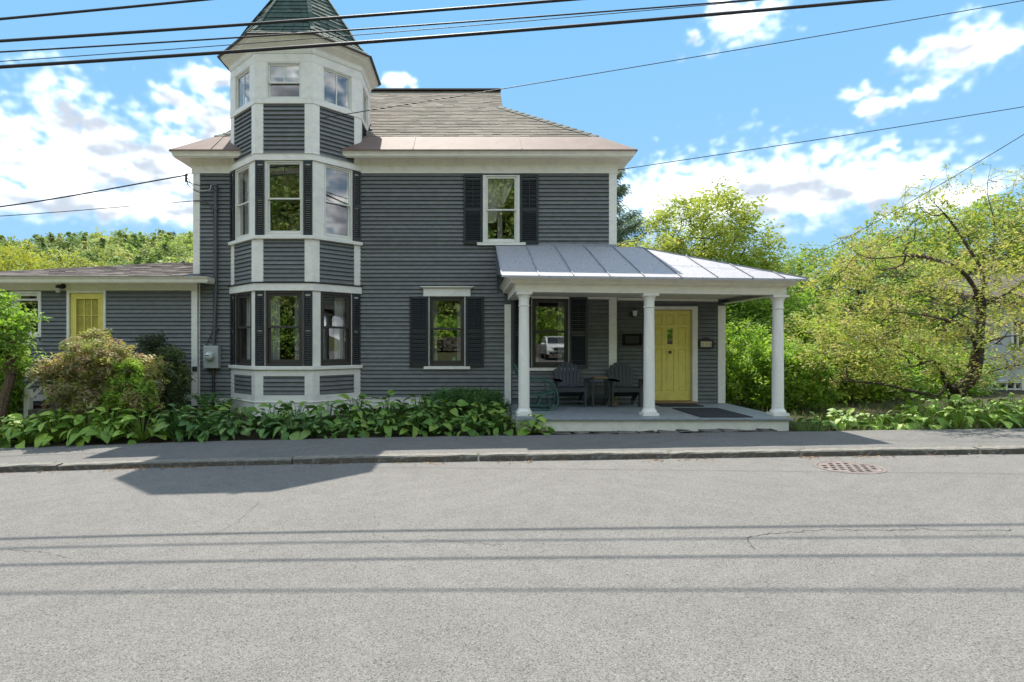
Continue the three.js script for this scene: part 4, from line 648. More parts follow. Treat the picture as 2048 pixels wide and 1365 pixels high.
// house number and plaque: dark frames, pale tiles, painted figures
{
  const x0 = X(1404, 13.0), x1 = X(1425.5, 13.0), y0 = Y(694.5, 13.0), y1 = Y(683.5, 13.0), t = thing('house_number', 'cream tile house number in a black scrolled frame beside the yellow door', 'sign', [(x0 + x1) / 2, y0, DOORZ + 0.04]);
  const G = frame(V(0, 0, DOORZ + 0.036));
  part('frame', [...ring(G, x0 - 0.04, x1 + 0.04, y0 - 0.03, y1 + 0.045, 0.035, 0, 0.03), tube([V(x0 + 0.02, y1 + 0.04, DOORZ + 0.05), V((x0 + x1) / 2, y1 + 0.085, DOORZ + 0.05), V(x1 - 0.02, y1 + 0.04, DOORZ + 0.05)], 0.012, 16, 6), tube([V(x1 + 0.035, y0 + 0.02, DOORZ + 0.05), V(x1 + 0.075, (y0 + y1) / 2, DOORZ + 0.05), V(x1 + 0.035, y1 - 0.01, DOORZ + 0.05)], 0.01, 12, 6)], M.metalDark, t);
  const c = document.createElement('canvas'); c.width = 192; c.height = 96; const k = c.getContext('2d');
  k.fillStyle = '#cfc7a4'; k.fillRect(0, 0, 192, 96); k.strokeStyle = '#8f8660'; k.lineWidth = 3; for (const x of [64, 128]) { k.beginPath(); k.moveTo(x, 0); k.lineTo(x, 96); k.stroke(); }
  k.fillStyle = '#4a4630'; k.font = 'bold 70px serif'; k.textAlign = 'center'; k.textBaseline = 'middle'; ['2', '1', '9'].forEach((s, i) => k.fillText(s, 32 + 64 * i, 50));
  const ct = new THREE.CanvasTexture(c); ct.colorSpace = THREE.SRGBColorSpace;
  const g = new THREE.PlaneGeometry(x1 - x0, y1 - y0).translate((x0 + x1) / 2, (y0 + y1) / 2, DOORZ + 0.05);
  part('number_tiles', g, std({ map: ct, roughness: 0.35 }), t);
  const a0 = X(1247, 13.0), a1 = X(1285, 13.0), b0 = Y(691.5, 13.0), b1 = Y(668, 13.0), p = thing('name_plaque', 'long dark wooden plaque with faint carved lettering on the porch wall', 'sign', [(a0 + a1) / 2, b0, DOORZ + 0.04]);
  part('frame', ring(G, a0, a1, b0, b1, 0.05, 0, 0.05), M.dark, p);
  part('board', cbox(G, a0 + 0.05, a1 - 0.05, b0 + 0.05, b1 - 0.05, 0, 0.03), std({ color: lin(0.055, 0.055, 0.058), map: grainTex, roughness: 0.7 }), p);
  part('figure', [0.12, 0.26].map(u => new THREE.TorusGeometry(0.028, 0.007, 6, 14, 5.2).rotateZ(u * 9).translate(a0 + u, (b0 + b1) / 2, DOORZ + 0.067)), std({ color: lin(0.022, 0.022, 0.024) }), p, 'stuff');
}
{ // broom handle leaning on the wall
  const t = thing('broom', 'wooden broom handle leaning on the porch wall behind a chair', 'broom', [X(1225, 12.7), FL, -12.6]);
  part('handle', tube([V(X(1225, 12.7), FL + 0.12, -12.72), V(X(1237, 13.0), Y(660, 13.0), DOORZ + 0.05)], 0.013, 2, 8), M.wood, t);
  part('bristles', hexa((i, j, k) => V(X(1225, 12.7) + (i ? 1 : -1) * (j ? 0.05 : 0.13), FL + (j ? 0.24 : 0.003), -12.70 + (k ? 1 : -1) * (j ? 0.025 : 0.05) + (j ? -0.01 : 0.0))), M.wood, t);
}
// slatted lounge chairs with fan backs
function lounge(x, z, m, label) {
  const t = thing('lounge_chair', label, 'chair', [x, FL, z], 'porch lounge chairs'); const w = 0.285, B = (x0, x1, y0, y1, z0, z1) => box(x + x0, x + x1, FL + y0, FL + y1, z + z0, z + z1);
  for (const s of [-1, 1]) {
    part('front_leg', B(s * w - 0.02, s * w + 0.02, 0.002, 0.55, -0.1, 0), m, t);
    part('side_rail', beam(V(x + s * (w - 0.035), FL + 0.35, z - 0.02), V(x + s * (w - 0.035), FL + 0.05, z - 0.56), 0.03, 0.11), m, t);
    const arm = new THREE.Shape(); arm.moveTo(-0.035, 0.06); arm.lineTo(0.085, 0.06); arm.quadraticCurveTo(0.11, -0.2, 0.05, -0.52); arm.lineTo(-0.01, -0.52); arm.lineTo(-0.035, 0.06);
    part('armrest', new THREE.ExtrudeGeometry(arm, { depth: 0.026, bevelEnabled: false }).rotateX(-Math.PI / 2).scale(s, 1, -1).scale(1, 1, -1).translate(x + s * w, FL + 0.552, z).applyMatrix4(new THREE.Matrix4()), m, t);
    part('bracket', hexa((i, j, k) => V(x + s * (w + (i ? 0.075 * (j ? 1 : 0.25) : 0.021)), FL + (j ? 0.55 : 0.36), z - 0.045 + (k ? 0.012 : -0.012))), m, t);
  }
  part('apron', B(-w + 0.021, w - 0.021, 0.31, 0.395, -0.025, 0), m, t);
  part('stretcher', B(-w + 0.021, w - 0.021, 0.105, 0.13, -0.03, -0.005), m, t);
  for (let k = 0; k < 5; k++) part('seat_slat', beam(V(x - w + 0.02, FL + 0.395 - k * 0.045, z - 0.06 - k * 0.088), V(x + w - 0.02, FL + 0.395 - k * 0.045, z - 0.06 - k * 0.088), 0.078, 0.02, V(0, 1, 0.5)), m, t);
  const n = 7, hs = [0.56, 0.64, 0.69, 0.71, 0.69, 0.64, 0.56];
  for (let i = 0; i < n; i++) {
    const s = (i - 3) / 3, a = V(x + s * 0.165, FL + 0.23, z - 0.4), up = V(s * 0.16, 0.93, -0.26).normalize(), b = a.clone().addScaledVector(up, hs[i]);
    const slat = hexa((p, q, r) => { const e = q ? b : a, ww = q ? 0.037 : 0.025; return V(e.x + (p ? ww : -ww), e.y + (q ? (p ? -s : s) * 0.02 : 0), e.z + (r ? 0.009 : -0.009)); });
    part('back_slat', slat, m, t);
  }
  for (const h of [0.16, 0.46]) part('back_rail', beam(V(x - 0.24, FL + 0.25 + h * 0.95, z - 0.43 - h * 0.26), V(x + 0.24, FL + 0.25 + h * 0.95, z - 0.43 - h * 0.26), 0.022, 0.05), m, t);
  return t;
}
lounge(X(1143, 12.3), -12.27, M.chairBlack, 'blue-black slatted lounge chair with a fan back under the porch window');
lounge(X(1253, 12.3), -12.27, M.chairDark, 'charcoal slatted lounge chair with a fan back in front of the leaning broom');
{ // side table between the chairs
  const x = X(1199, 12.5), z = -12.5, t = thing('side_table', 'small dark side table between the two lounge chairs', 'table', [x, FL, z]);
  for (let k = 0; k < 5; k++) part('top_slat', box(x - 0.2 + k * 0.082, x - 0.2 + k * 0.082 + 0.074, FL + 0.56, FL + 0.582, z - 0.2, z + 0.2), M.chairDark, t);
  for (const [sx, sz] of [[-1, -1], [1, -1], [-1, 1], [1, 1]]) part('leg', box(x + sx * 0.17 - 0.02, x + sx * 0.17 + 0.02, FL + 0.002, FL + 0.558, z + sz * 0.17 - 0.02, z + sz * 0.17 + 0.02), M.chairDark, t);
  part('shelf', box(x - 0.15, x + 0.15, FL + 0.18, FL + 0.2, z - 0.15, z + 0.15), M.chairDark, t);
  const b = thing('wicker_tray', 'low straw-coloured tray on the dark side table', 'tray', [x, FL + 0.583, z]);
  part('base', box(x - 0.13, x + 0.15, FL + 0.584, FL + 0.595, z - 0.1, z + 0.12), M.wood, b); part('rim', ring(frame(V(0, 0, z), 0), x - 0.13, x + 0.15, FL + 0.596, FL + 0.606, 0.003, -0.1, 0.12), M.wood, b);
}
{ // green metal rocker on a ring base
  const x = X(1078, 11.9), z = -11.85, t = thing('metal_rocker', 'green tubular metal rocking chair behind the porch corner column', 'chair', [x, FL, z]);
  for (const s of [-1, 1]) {
    const zz = z + s * 0.27;
    part('arm_tube', tube([V(x - 0.32, FL + 0.42, zz), V(x - 0.2, FL + 0.57, zz), V(x + 0.05, FL + 0.60, zz), V(x + 0.24, FL + 0.52, zz), V(x + 0.32, FL + 0.32, zz), V(x + 0.33, FL + 0.12, zz), V(x + 0.22, FL + 0.025, zz), V(x - 0.05, FL + 0.018, zz), V(x - 0.4, FL + 0.018, zz)], 0.014, 48, 8), M.greenMetal, t);
    part('brace', tube([V(x + 0.12, FL + 0.57, zz), V(x + 0.16, FL + 0.36, zz), V(x + 0.19, FL + 0.03, zz)], 0.01, 16, 6), M.greenMetal, t);
  }
  part('seat', (() => { const q = new Q(), n = 10, P = (i, e, h) => { const s = i / n, uu = mix(-0.27, 0.29, s); return V(x + uu, FL + 0.345 + 0.05 * s - 0.05 * Math.sin(s * Math.PI) + (s > 0.92 ? -0.02 : 0) + h, z + e * 0.24); }; for (let i = 0; i < n; i++) for (const h of [0, -0.012]) q.quad(P(i, 1, h), P(i + 1, 1, h), P(i + 1, -1, h), P(i, -1, h)); q.quad(P(n, 1, -0.04), P(n, -1, -0.04), P(n, -1, 0), P(n, 1, 0)); for (let i = 0; i < n; i++) q.quad(P(i, 1, -0.025), P(i + 1, 1, -0.025), P(i + 1, 1, 0), P(i, 1, 0)); return q.geo(); })(), M.greenMetal, t);
  part('backrest', (() => { const q = new Q(), n = 8, P = (i, k, h) => { const s = i / n, c = (k / 6 - 0.5) * 2; return V(x - 0.27 - 0.2 * s - h, FL + 0.34 + 0.53 * s - (Math.abs(c) > 0.7 ? 0.08 * s : 0), z + c * 0.24 * (1 + 0.1 * Math.sin(s * 3))); }; for (let i = 0; i < n; i++) for (let k = 0; k < 6; k++) for (const h of [0, 0.012]) q.quad(P(i, k, h), P(i, k + 1, h), P(i + 1, k + 1, h), P(i + 1, k, h)); return q.geo(); })(), M.greenMetal, t);
  part('back_tube', tube([V(x - 0.29, FL + 0.36, z - 0.25), V(x - 0.47, FL + 0.83, z - 0.25), V(x - 0.49, FL + 0.89, z - 0.15), V(x - 0.49, FL + 0.89, z + 0.15), V(x - 0.47, FL + 0.83, z + 0.25), V(x - 0.29, FL + 0.36, z + 0.25)], 0.013, 40, 8), M.greenMetal, t);
  for (const [r, y] of [[0.27, 0.02], [0.22, 0.10]]) part('base_ring', new THREE.TorusGeometry(r, 0.013, 8, 36).rotateX(Math.PI / 2).translate(x - 0.06, FL + y, z), M.greenMetal, t);
  for (const s of [-1, 1]) part('spring_bar', tube([V(x - 0.06, FL + 0.10, z + s * 0.2), V(x, FL + 0.2, z + s * 0.18), V(x, FL + 0.33, z + s * 0.16)], 0.014, 16, 6), M.greenMetal, t);
}
solo('doormat', box(3.95, 4.83, FL + 0.003, FL + 0.018, -12.92, -12.36), M.mat, 'small black doormat right at the yellow door', 'doormat');
solo('porch_mat', box(4.05, 4.97, FL + 0.003, FL + 0.014, -12.03, -10.52), M.mat, 'large black mat reaching to the edge of the porch', 'mat');
// flat stones under the porch edge
for (let k = 0; k < 11; k++) { const x = 1.4 + k * 0.36 + rr(-0.08, 0.08), l = rr(0.2, 0.42), y = g0(x) + 0.03; solo('flat_stone', hexa((i, j, q) => V(x + (i ? l : 0) + (j ? rr(-0.03, 0.03) : 0), y + (j ? rr(0.03, 0.075) : -0.05), -10.12 - (q ? 0 : rr(0.2, 0.28)))), M.stone, 'flat grey stone lying under the porch skirt', 'stone', 'stones under the porch'); }
{ // stair rail by the side door
  const x = X(56, 12.0), t = thing('stair_rail', 'white wooden stair rail with square post beside the side steps', 'railing', [x, 0.1, -12.0]);
  part('post', box(x - 0.055, x + 0.055, 0.02, Y(779, 12.0), -12.055, -11.945), M.white, t);
  part('handrail', beam(V(X(46, 12.0), Y(781, 12), -12.0), V(X(120, 12.3), Y(718, 12.3), -12.3), 0.09, 0.05), M.white, t);
  part('upper_post', box(X(113, 12.25) - 0.04, X(113, 12.25) + 0.04, 0.3, Y(727, 12.25), -12.29, -12.21), M.white, t);
  part('lower_rail', beam(V(x + 0.05, Y(796, 12), -12.0), V(X(108, 12.25), Y(752, 12.25), -12.25), 0.05, 0.06), M.white, t);
}
{ // catch-basin grate set in the road
  const [gx, gz] = GRATE, y = g0(gx), t = thing('drain_grate', 'round rusty iron drain grate set in the road by the kerb', 'drain grate', [gx, y, gz]);
  const s = new THREE.Shape(); s.absarc(0, 0, 0.345, 0, Math.PI * 2);
  for (let i = -5; i <= 5; i++) for (let k = -3; k <= 3; k++) { const cx = i * 0.098 + (k % 2 ? 0.049 : 0), cy = k * 0.112; if (Math.hypot(Math.abs(cx) + 0.03, Math.abs(cy) + 0.035) > 0.33) continue; const h = new THREE.Path(); h.moveTo(cx - 0.03, cy - 0.036); h.lineTo(cx + 0.03, cy - 0.036); h.lineTo(cx + 0.03, cy + 0.036); h.lineTo(cx - 0.03, cy + 0.036); h.closePath(); s.holes.push(h); }
  const tiltM = new THREE.Matrix4().makeRotationZ(0.014);
  part('grate', new THREE.ExtrudeGeometry(s, { depth: 0.035, bevelEnabled: false, curveSegments: 40 }).rotateX(-Math.PI / 2).applyMatrix4(tiltM).translate(gx, y - 0.032, gz), M.rust, t);
  const rs = new THREE.Shape(); rs.absarc(0, 0, 0.393, 0, Math.PI * 2); const rh = new THREE.Path(); rh.absarc(0, 0, 0.352, 0, Math.PI * 2); rs.holes.push(rh);
  part('rim', new THREE.ExtrudeGeometry(rs, { depth: 0.06, bevelEnabled: false, curveSegments: 40 }).rotateX(-Math.PI / 2).applyMatrix4(tiltM).translate(gx, y - 0.055, gz), M.rust, t);
  part('shaft', new THREE.CylinderGeometry(0.37, 0.37, 1.4, 32, 1, true).translate(gx, y - 0.76, gz), M.concrete, t);
  part('shaft_floor', new THREE.CircleGeometry(0.37, 32).rotateX(-Math.PI / 2).translate(gx, y - 1.45, gz), M.soil, t);
}
// ---------------------------------------------------------------- wires and poles
{
  const mk = (label, pts, r, name = 'power_line') => solo(name, tube(pts, r, 80, 6), M.wire, label, 'cable');
  // distance of each street wire from its shadow on the road
  const wirePt = (px, py, sy) => { const e = (689 - py) / 1200, k = 5.1 / 7.83; let gr = -0.05, d = 9; for (let i = 0; i < 4; i++) { const sz = (E - gr) * 1200 / (sy - 689); d = (sz + k * (E - gr)) / (1 - k * e); gr = g0(X(px, sz)); } return V(X(px, d), E + e * d, -d); };
  const LPX = -24, RPX = 26;
  const tops = [];
  for (const [l, px0, py0, s0, px1, py1, s1, r] of [
    ['uppermost street cable, crossing over the turret roof tip side', 0, 38, 1178, 400, 0, 1178, 0.017],
    ['thick street cable crossing the green turret roof', 0, 82, 1127, 1130, 0, 1120, 0.021],
    ['medium street cable crossing the foot of the green turret roof', 0, 104, 1094, 1500, 0, 1084, 0.012],
    ['thinnest street wire just above the heavy bundled cable', 0, 123, 1096, 1500, 2, 1086, 0.006],
    ['heavy bundled cable, lowest of the street lines, crossing the turret eave', 0, 134, 1077, 1750, 0, 1060, 0.026],
  ]) {
    const a = wirePt(px0, py0, s0), b = wirePt(px1, py1, s1), at_ = x => a.clone().lerp(b, (x - a.x) / (b.x - a.x));
    const pts = []; const sag = s => 0.0011 * (s - a.x) * (s - b.x); for (let i = 0; i <= 24; i++) { const x = mix(LPX, RPX, i / 24), p = at_(x); p.y += clamp(sag(x), -1, 0.9); pts.push(p); }
    tops.push([pts[0], pts[24]]); mk(l, pts, r);
  }
  for (const [i, lab] of [[0, 'tall wooden utility pole down the street from the side wing'], [1, 'tall wooden utility pole up the street from the porch']]) {
    const zc = tops.reduce((s, t) => s + t[i].z, 0) / tops.length, x = i ? RPX : LPX, y0 = g0(x), top = Math.max(...tops.map(t => t[i].y)) + 1.2, p = thing('utility_pole', lab, 'pole', [x, y0, zc - 0.25]);
    part('pole', new THREE.CylinderGeometry(0.13, 0.18, top - y0 + 0.5, 12).translate(x, (top + y0 - 0.5) / 2, zc - 0.25), M.barkPale, p);
    for (const t of tops) part('bracket', beam(V(x, t[i].y, zc - 0.25), t[i], 0.05, 0.05), M.metalDark, p);
  }
  const far = (l, pts, r, n) => mk(l, pts, r, n);
  const sagged = (a, b, s) => [0, 0.2, 0.4, 0.6, 0.8, 1].map(t => { const p = a.clone().lerp(b, t); p.y -= s * 4 * t * (1 - t); return p; });
  far('service cable from the street to the house corner above the meter', sagged(V(X(376, 12.65), Y(350, 12.65), -12.65), V(-24, E + 3.0, -10.2), 1.05), 0.014, 'service_drop');
  far('thin telephone wire to the corner board above the side wing', sagged(V(XL + 0.02, Y(403, D), FZ + 0.045), V(-24, E + 2.1, -10.2), 0.37), 0.008, 'service_drop');
  far('thin wire from the turret panel across the main roof and sky', sagged(fp(face(1), -0.42, yT(234.5), 0.05), V(26, 11.0, -11.4), 0.12), 0.008, 'service_drop');
  far('thin wire from the roof corner over the maple', sagged(V(X(1236, 12.85), Y(340, 12.85), -12.85), V(26, 8.85, -11.4), 0.12), 0.008, 'service_drop');
  far('dark wire running down behind the crab apple branches', sagged(V(X(1600, 26), Y(528, 26), -26), V(26, 13.4, -20), 0.25), 0.016, 'service_drop');
  for (const [x, z, h, lab] of [[26, -11.4, 11.6, 'utility pole set back from the street beyond the crab apple'], [26, -20, 13.9, 'tallest utility pole, far behind the crab apple'], [X(1600, 26), -26, Y(520, 26), 'short pole among the trees behind the porch']]) { const p = thing('utility_pole', lab, 'pole', [x, 0, z]); part('pole', new THREE.CylinderGeometry(0.09, 0.14, h + 0.6, 12).translate(x, (h - 0.6) / 2, z), M.barkPale, p); part('cap', new THREE.CylinderGeometry(0.1, 0.1, 0.04, 12).translate(x, h + 0.02, z), M.metalDark, p); }
}
// ---------------------------------------------------------------- parked car and stone wall across the street (seen in the porch window)
{
  const cx = 6.35, cz = 20, cy = g0(6.35) + 0.72, t = thing('parked_car', 'white sport utility car facing the house across the street', 'car', [cx, cy, cz]);
  const paint = new THREE.MeshPhysicalMaterial({ color: lin(0.78, 0.79, 0.80), roughness: 0.3, clearcoat: 1, clearcoatRoughness: 0.05, side: THREE.DoubleSide }), gl = std({ color: lin(0.02, 0.025, 0.03), roughness: 0.08 }), blk = std({ color: lin(0.015, 0.015, 0.016), roughness: 0.5 }), chrome = std({ color: lin(0.6, 0.6, 0.62), roughness: 0.15, metalness: 1 });
  const ext = (pts, w, bev = 0.05) => { const s = new THREE.Shape(pts.map(p => new THREE.Vector2(...p))); return new THREE.ExtrudeGeometry(s, { depth: w - 2 * bev, bevelEnabled: true, bevelSize: bev, bevelThickness: bev, bevelSegments: 3 }).translate(0, 0, -w / 2 + bev).rotateY(-Math.PI / 2).translate(cx, cy, cz); };
  const f = p => p; // (length, height): front towards the house
  part('body', ext([[-2.2, 0.42], [-2.28, 0.62], [-2.22, 0.86], [-2.0, 0.98], [-1.05, 1.08], [2.2, 1.12], [2.3, 0.9], [2.3, 0.42]].map(f), 1.9, 0.09), paint, t);
  part('cabin', ext([[-1.0, 1.06], [-0.3, 1.56], [0.2, 1.66], [1.7, 1.64], [2.15, 1.1]].map(f), 1.62, 0.06), paint, t);
  part('windscreen', (() => { const q = new Q(), P = (s, l, h) => V(cx + s, cy + h, cz + l); q.quad(P(-0.72, -1.06, 1.13), P(0.72, -1.06, 1.13), P(0.66, -0.38, 1.615), P(-0.66, -0.38, 1.615)); return q.geo(); })(), gl, t);
  part('grille', [box(cx - 0.45, cx + 0.45, cy + 0.62, cy + 0.84, cz - 2.41, cz - 2.33)], blk, t);
  part('grille_bar', [0.67, 0.73, 0.79].map(h => box(cx - 0.44, cx + 0.44, cy + h, cy + h + 0.02, cz - 2.425, cz - 2.411)), chrome, t);
  part('emblem', new THREE.TorusGeometry(0.08, 0.012, 8, 24).translate(cx, cy + 0.73, cz - 2.43), chrome, t);
  for (const s of [-1, 1]) {
    part('headlight', hexa((i, j, k) => V(cx + s * (0.5 + (i ? 0.36 : 0)), cy + 0.68 + (j ? 0.14 : 0) + (i ? 0.05 : 0), cz - 2.38 + (k ? 0.1 : 0) + (i ? 0.16 : 0))), std({ color: lin(0.55, 0.57, 0.6), roughness: 0.1, metalness: 0.4 }), t);
    part('fog_light', new THREE.CylinderGeometry(0.07, 0.07, 0.06, 14).rotateX(Math.PI / 2).translate(cx + s * 0.68, cy + 0.46, cz - 2.3), chrome, t);
    part('side_mirror', new THREE.SphereGeometry(0.12, 12, 8).scale(1.2, 0.8, 0.6).translate(cx + s * 1.05, cy + 1.12, cz - 0.75), paint, t);
    part('roof_rail', beam(V(cx + s * 0.62, cy + 1.7, cz - 0.1), V(cx + s * 0.62, cy + 1.68, cz + 1.6), 0.04, 0.04), chrome, t);
    for (const l of [-1.4, 1.4]) { const wz = part('wheel', new THREE.CylinderGeometry(0.36, 0.36, 0.24, 24).rotateZ(Math.PI / 2).translate(cx + s * 0.84, cy + 0.36, cz + l), blk, t); part('rim', new THREE.CylinderGeometry(0.23, 0.23, 0.02, 20).rotateZ(Math.PI / 2).translate(cx + s * 0.965, cy + 0.36, cz + l), chrome, wz); }
  }
  part('bumper', [box(cx - 0.75, cx + 0.75, cy + 0.36, cy + 0.5, cz - 2.33, cz - 2.2)], blk, t);
  part('number_plate', box(cx - 0.15, cx + 0.15, cy + 0.48, cy + 0.58, cz - 2.39, cz - 2.36), std({ color: lin(0.05, 0.16, 0.09) }), t);
  const st = []; for (let i = 0; i < 46; i++) for (let k = 0; k < 4; k++) { const x = -14 + i * 0.95 + (k % 2) * 0.45, l = rr(0.7, 0.95), y = cy + k * 0.3; st.push(hexa((a, b, c) => V(x + (a ? l : 0) + rr(-0.03, 0.03), y + (b ? 0.285 : 0) + rr(-0.02, 0.02), 25 + (c ? 0.5 : 0) + rr(-0.06, 0.06)))); }
  const wall = thing('stone_wall', 'low dry stone wall along the lot across the street', 'wall', [7, cy, 25.2]); part('stone', st, M.stone, wall, 'stuff');
  const drive = struct('driveway', sheet(span(0, 14, 2), [2.01, 6.02, 10, 14, 18, 22, 24.6], (x, z) => g0(clamp(x, -14, 14)) + clamp((z - 6) / 14, 0, 1) * 0.72 + 0.012, null, () => 1), M.walk);
}

// ---------------------------------------------------------------- vegetation
const UP = V(0, 1, 0);
// a folded leaf, base at the origin, pointing along +x, w wide and 1 long
function leafGeo(w = 0.5, fold = 0.12, droop = 0.15) {
  const p = [V(0, 0, 0), V(0.38, fold, w / 2), V(1, -droop, 0), V(0.38, fold, -w / 2), V(0.45, 0.0, 0)], q = new Q();
  q.tri(p[0], p[1], p[4]); q.tri(p[1], p[2], p[4]); q.tri(p[2], p[3], p[4]); q.tri(p[3], p[0], p[4]); return q.geo();
}
// a spray of n leaves in a ball of radius r
function clump(n, r, size, seed, o = {}) {
  const rg = rngOf(seed), base = leafGeo(o.w ?? 0.55), gs = [];
  for (let i = 0; i < n; i++) {
    const a = rg() * Math.PI * 2, b = Math.acos(2 * rg() - 1), d = Math.cbrt(rg()) * r, s = size * (0.65 + 0.7 * rg());
    const q = new THREE.Quaternion().setFromEuler(new THREE.Euler((rg() - 0.5) * (o.tumble ?? 1.6), rg() * Math.PI * 2, (rg() - 0.6) * (o.tumble ?? 1.4)));
    gs.push(base.clone().applyMatrix4(new THREE.Matrix4().compose(V(Math.sin(b) * Math.cos(a) * d, Math.cos(b) * d * (o.flat ?? 0.8), Math.sin(b) * Math.sin(a) * d), q, V(s, s, s))));
  }
  return join(gs);
}
const CL = {
  small: clump(7, 0.11, 0.062, 3), mid: clump(9, 0.20, 0.12, 4), big: clump(11, 0.34, 0.21, 5), far: clump(16, 0.75, 0.42, 6), shrub: clump(9, 0.13, 0.085, 8), rhodo: clump(9, 0.10, 0.085, 9, { w: 0.34, tumble: 1.2 }), needle: clump(16, 0.30, 0.22, 10, { w: 0.10, tumble: 1.0, flat: 0.35 }),
};
const foliageMat = leafMat(1, 1, 1, 0.52);
function scatter(name, geo, list, cols, parent, kind, mat = foliageMat) {
  const m = new THREE.InstancedMesh(geo, mat, list.length), e = new THREE.Matrix4(), q = new THREE.Quaternion(), c = new THREE.Color(), o = parent.position;
  list.forEach(([p, s, ci], i) => { q.setFromEuler(new THREE.Euler(rr(-0.4, 0.4), rr(0, 6.28), rr(-0.4, 0.4))); e.compose(V(p.x - o.x, p.y - o.y, p.z - o.z), q, V(s, s * rr(0.85, 1.15), s)); m.setMatrixAt(i, e); const k = cols[ci ?? Math.floor(R() * cols.length)], j = rr(0.78, 1.22); c.setRGB(k[0] * j, k[1] * j * rr(0.95, 1.05), k[2] * j); m.setColorAt(i, c); });
  m.name = name; m.castShadow = m.receiveShadow = true; if (kind) m.userData.kind = kind; parent.add(m); return m;
}
// branches grown from given limbs towards points spread through the crown
function grow(limbs, pts, o = {}) {
  const nodes = [], add = (p, par) => { nodes.push({ p, par, w: 0, kids: 0 }); return nodes.length - 1; };
  const step = o.step ?? 0.3;
  limbs.forEach(L => { // L = {from: index or null, pts}
    let par = L.from == null ? -1 : nearest(L.pts[0]); const c = L.pts.length > 2 ? new THREE.CatmullRomCurve3(L.pts).getSpacedPoints(Math.max(3, Math.ceil(new THREE.CatmullRomCurve3(L.pts).getLength() / step))) : L.pts;
    c.forEach((p, i) => { if (i === 0 && par >= 0) return; par = add(p.clone(), par); });
  });
  function nearest(p) { let b = -1, bd = 1e9; for (let i = 0; i < nodes.length; i++) { const n = nodes[i].p, d = (n.x - p.x) ** 2 + ((n.y - p.y) * (o.lift && n.y > p.y ? o.lift : 1)) ** 2 + (n.z - p.z) ** 2; if (d < bd) { bd = d; b = i; } } return b; }
  const far = p => Math.min(...nodes.map(n => n.p.distanceToSquared(p)));
  const order = pts.map(p => [far(p), p]).sort((a, b) => a[0] - b[0]);
  const tips = [];
  for (const [, p] of order) {
    let k = nearest(p), a = nodes[k].p; const d = a.distanceTo(p), n = Math.max(1, Math.round(d / step)), w = o.wobble ?? 0.12, bow = V(rr(-1, 1), rr(-0.2, 1), rr(-1, 1)).multiplyScalar(d * w);
    for (let i = 1; i <= n; i++) { const t = i / n, q = a.clone().lerp(p, t).addScaledVector(bow, Math.sin(t * Math.PI)); k = add(q, k); nodes[k].twig = 1; }
    tips.push(k);
  }
  for (const t of tips) { let k = t; while (k >= 0) { nodes[k].w++; k = nodes[k].par; } }
  return nodes;
}
function branchGeo(nodes, r0, rMin, sides = 5, pw = 0.62) {
  const max = Math.max(...nodes.map(n => n.w), 1), rad = n => Math.max(rMin, r0 * Math.pow(Math.max(n.w, 0.4) / max, pw)), q = new Q();
  for (const n of nodes) {
    if (n.par < 0) continue; const m = nodes[n.par], a = m.p, b = n.p, d = V().subVectors(b, a); if (d.lengthSq() < 1e-8) continue; d.normalize();
    const s = V().crossVectors(d, Math.abs(d.y) > 0.9 ? V(1, 0, 0) : UP).normalize(), t = V().crossVectors(d, s), ra = Math.min(rad(m), rad(n) * 1.5), rb = rad(n), k = rb > 0.02 ? sides + 2 : rb > 0.008 ? sides - 1 : 3;
    const P = (c, r, i) => { const an = i / k * Math.PI * 2; return c.clone().addScaledVector(s, Math.cos(an) * r).addScaledVector(t, Math.sin(an) * r); };
    for (let i = 0; i < k; i++) q.quad(P(a, ra, i), P(a, ra, i + 1), P(b, rb, i + 1), P(b, rb, i));
  }
  return q.geo();
}
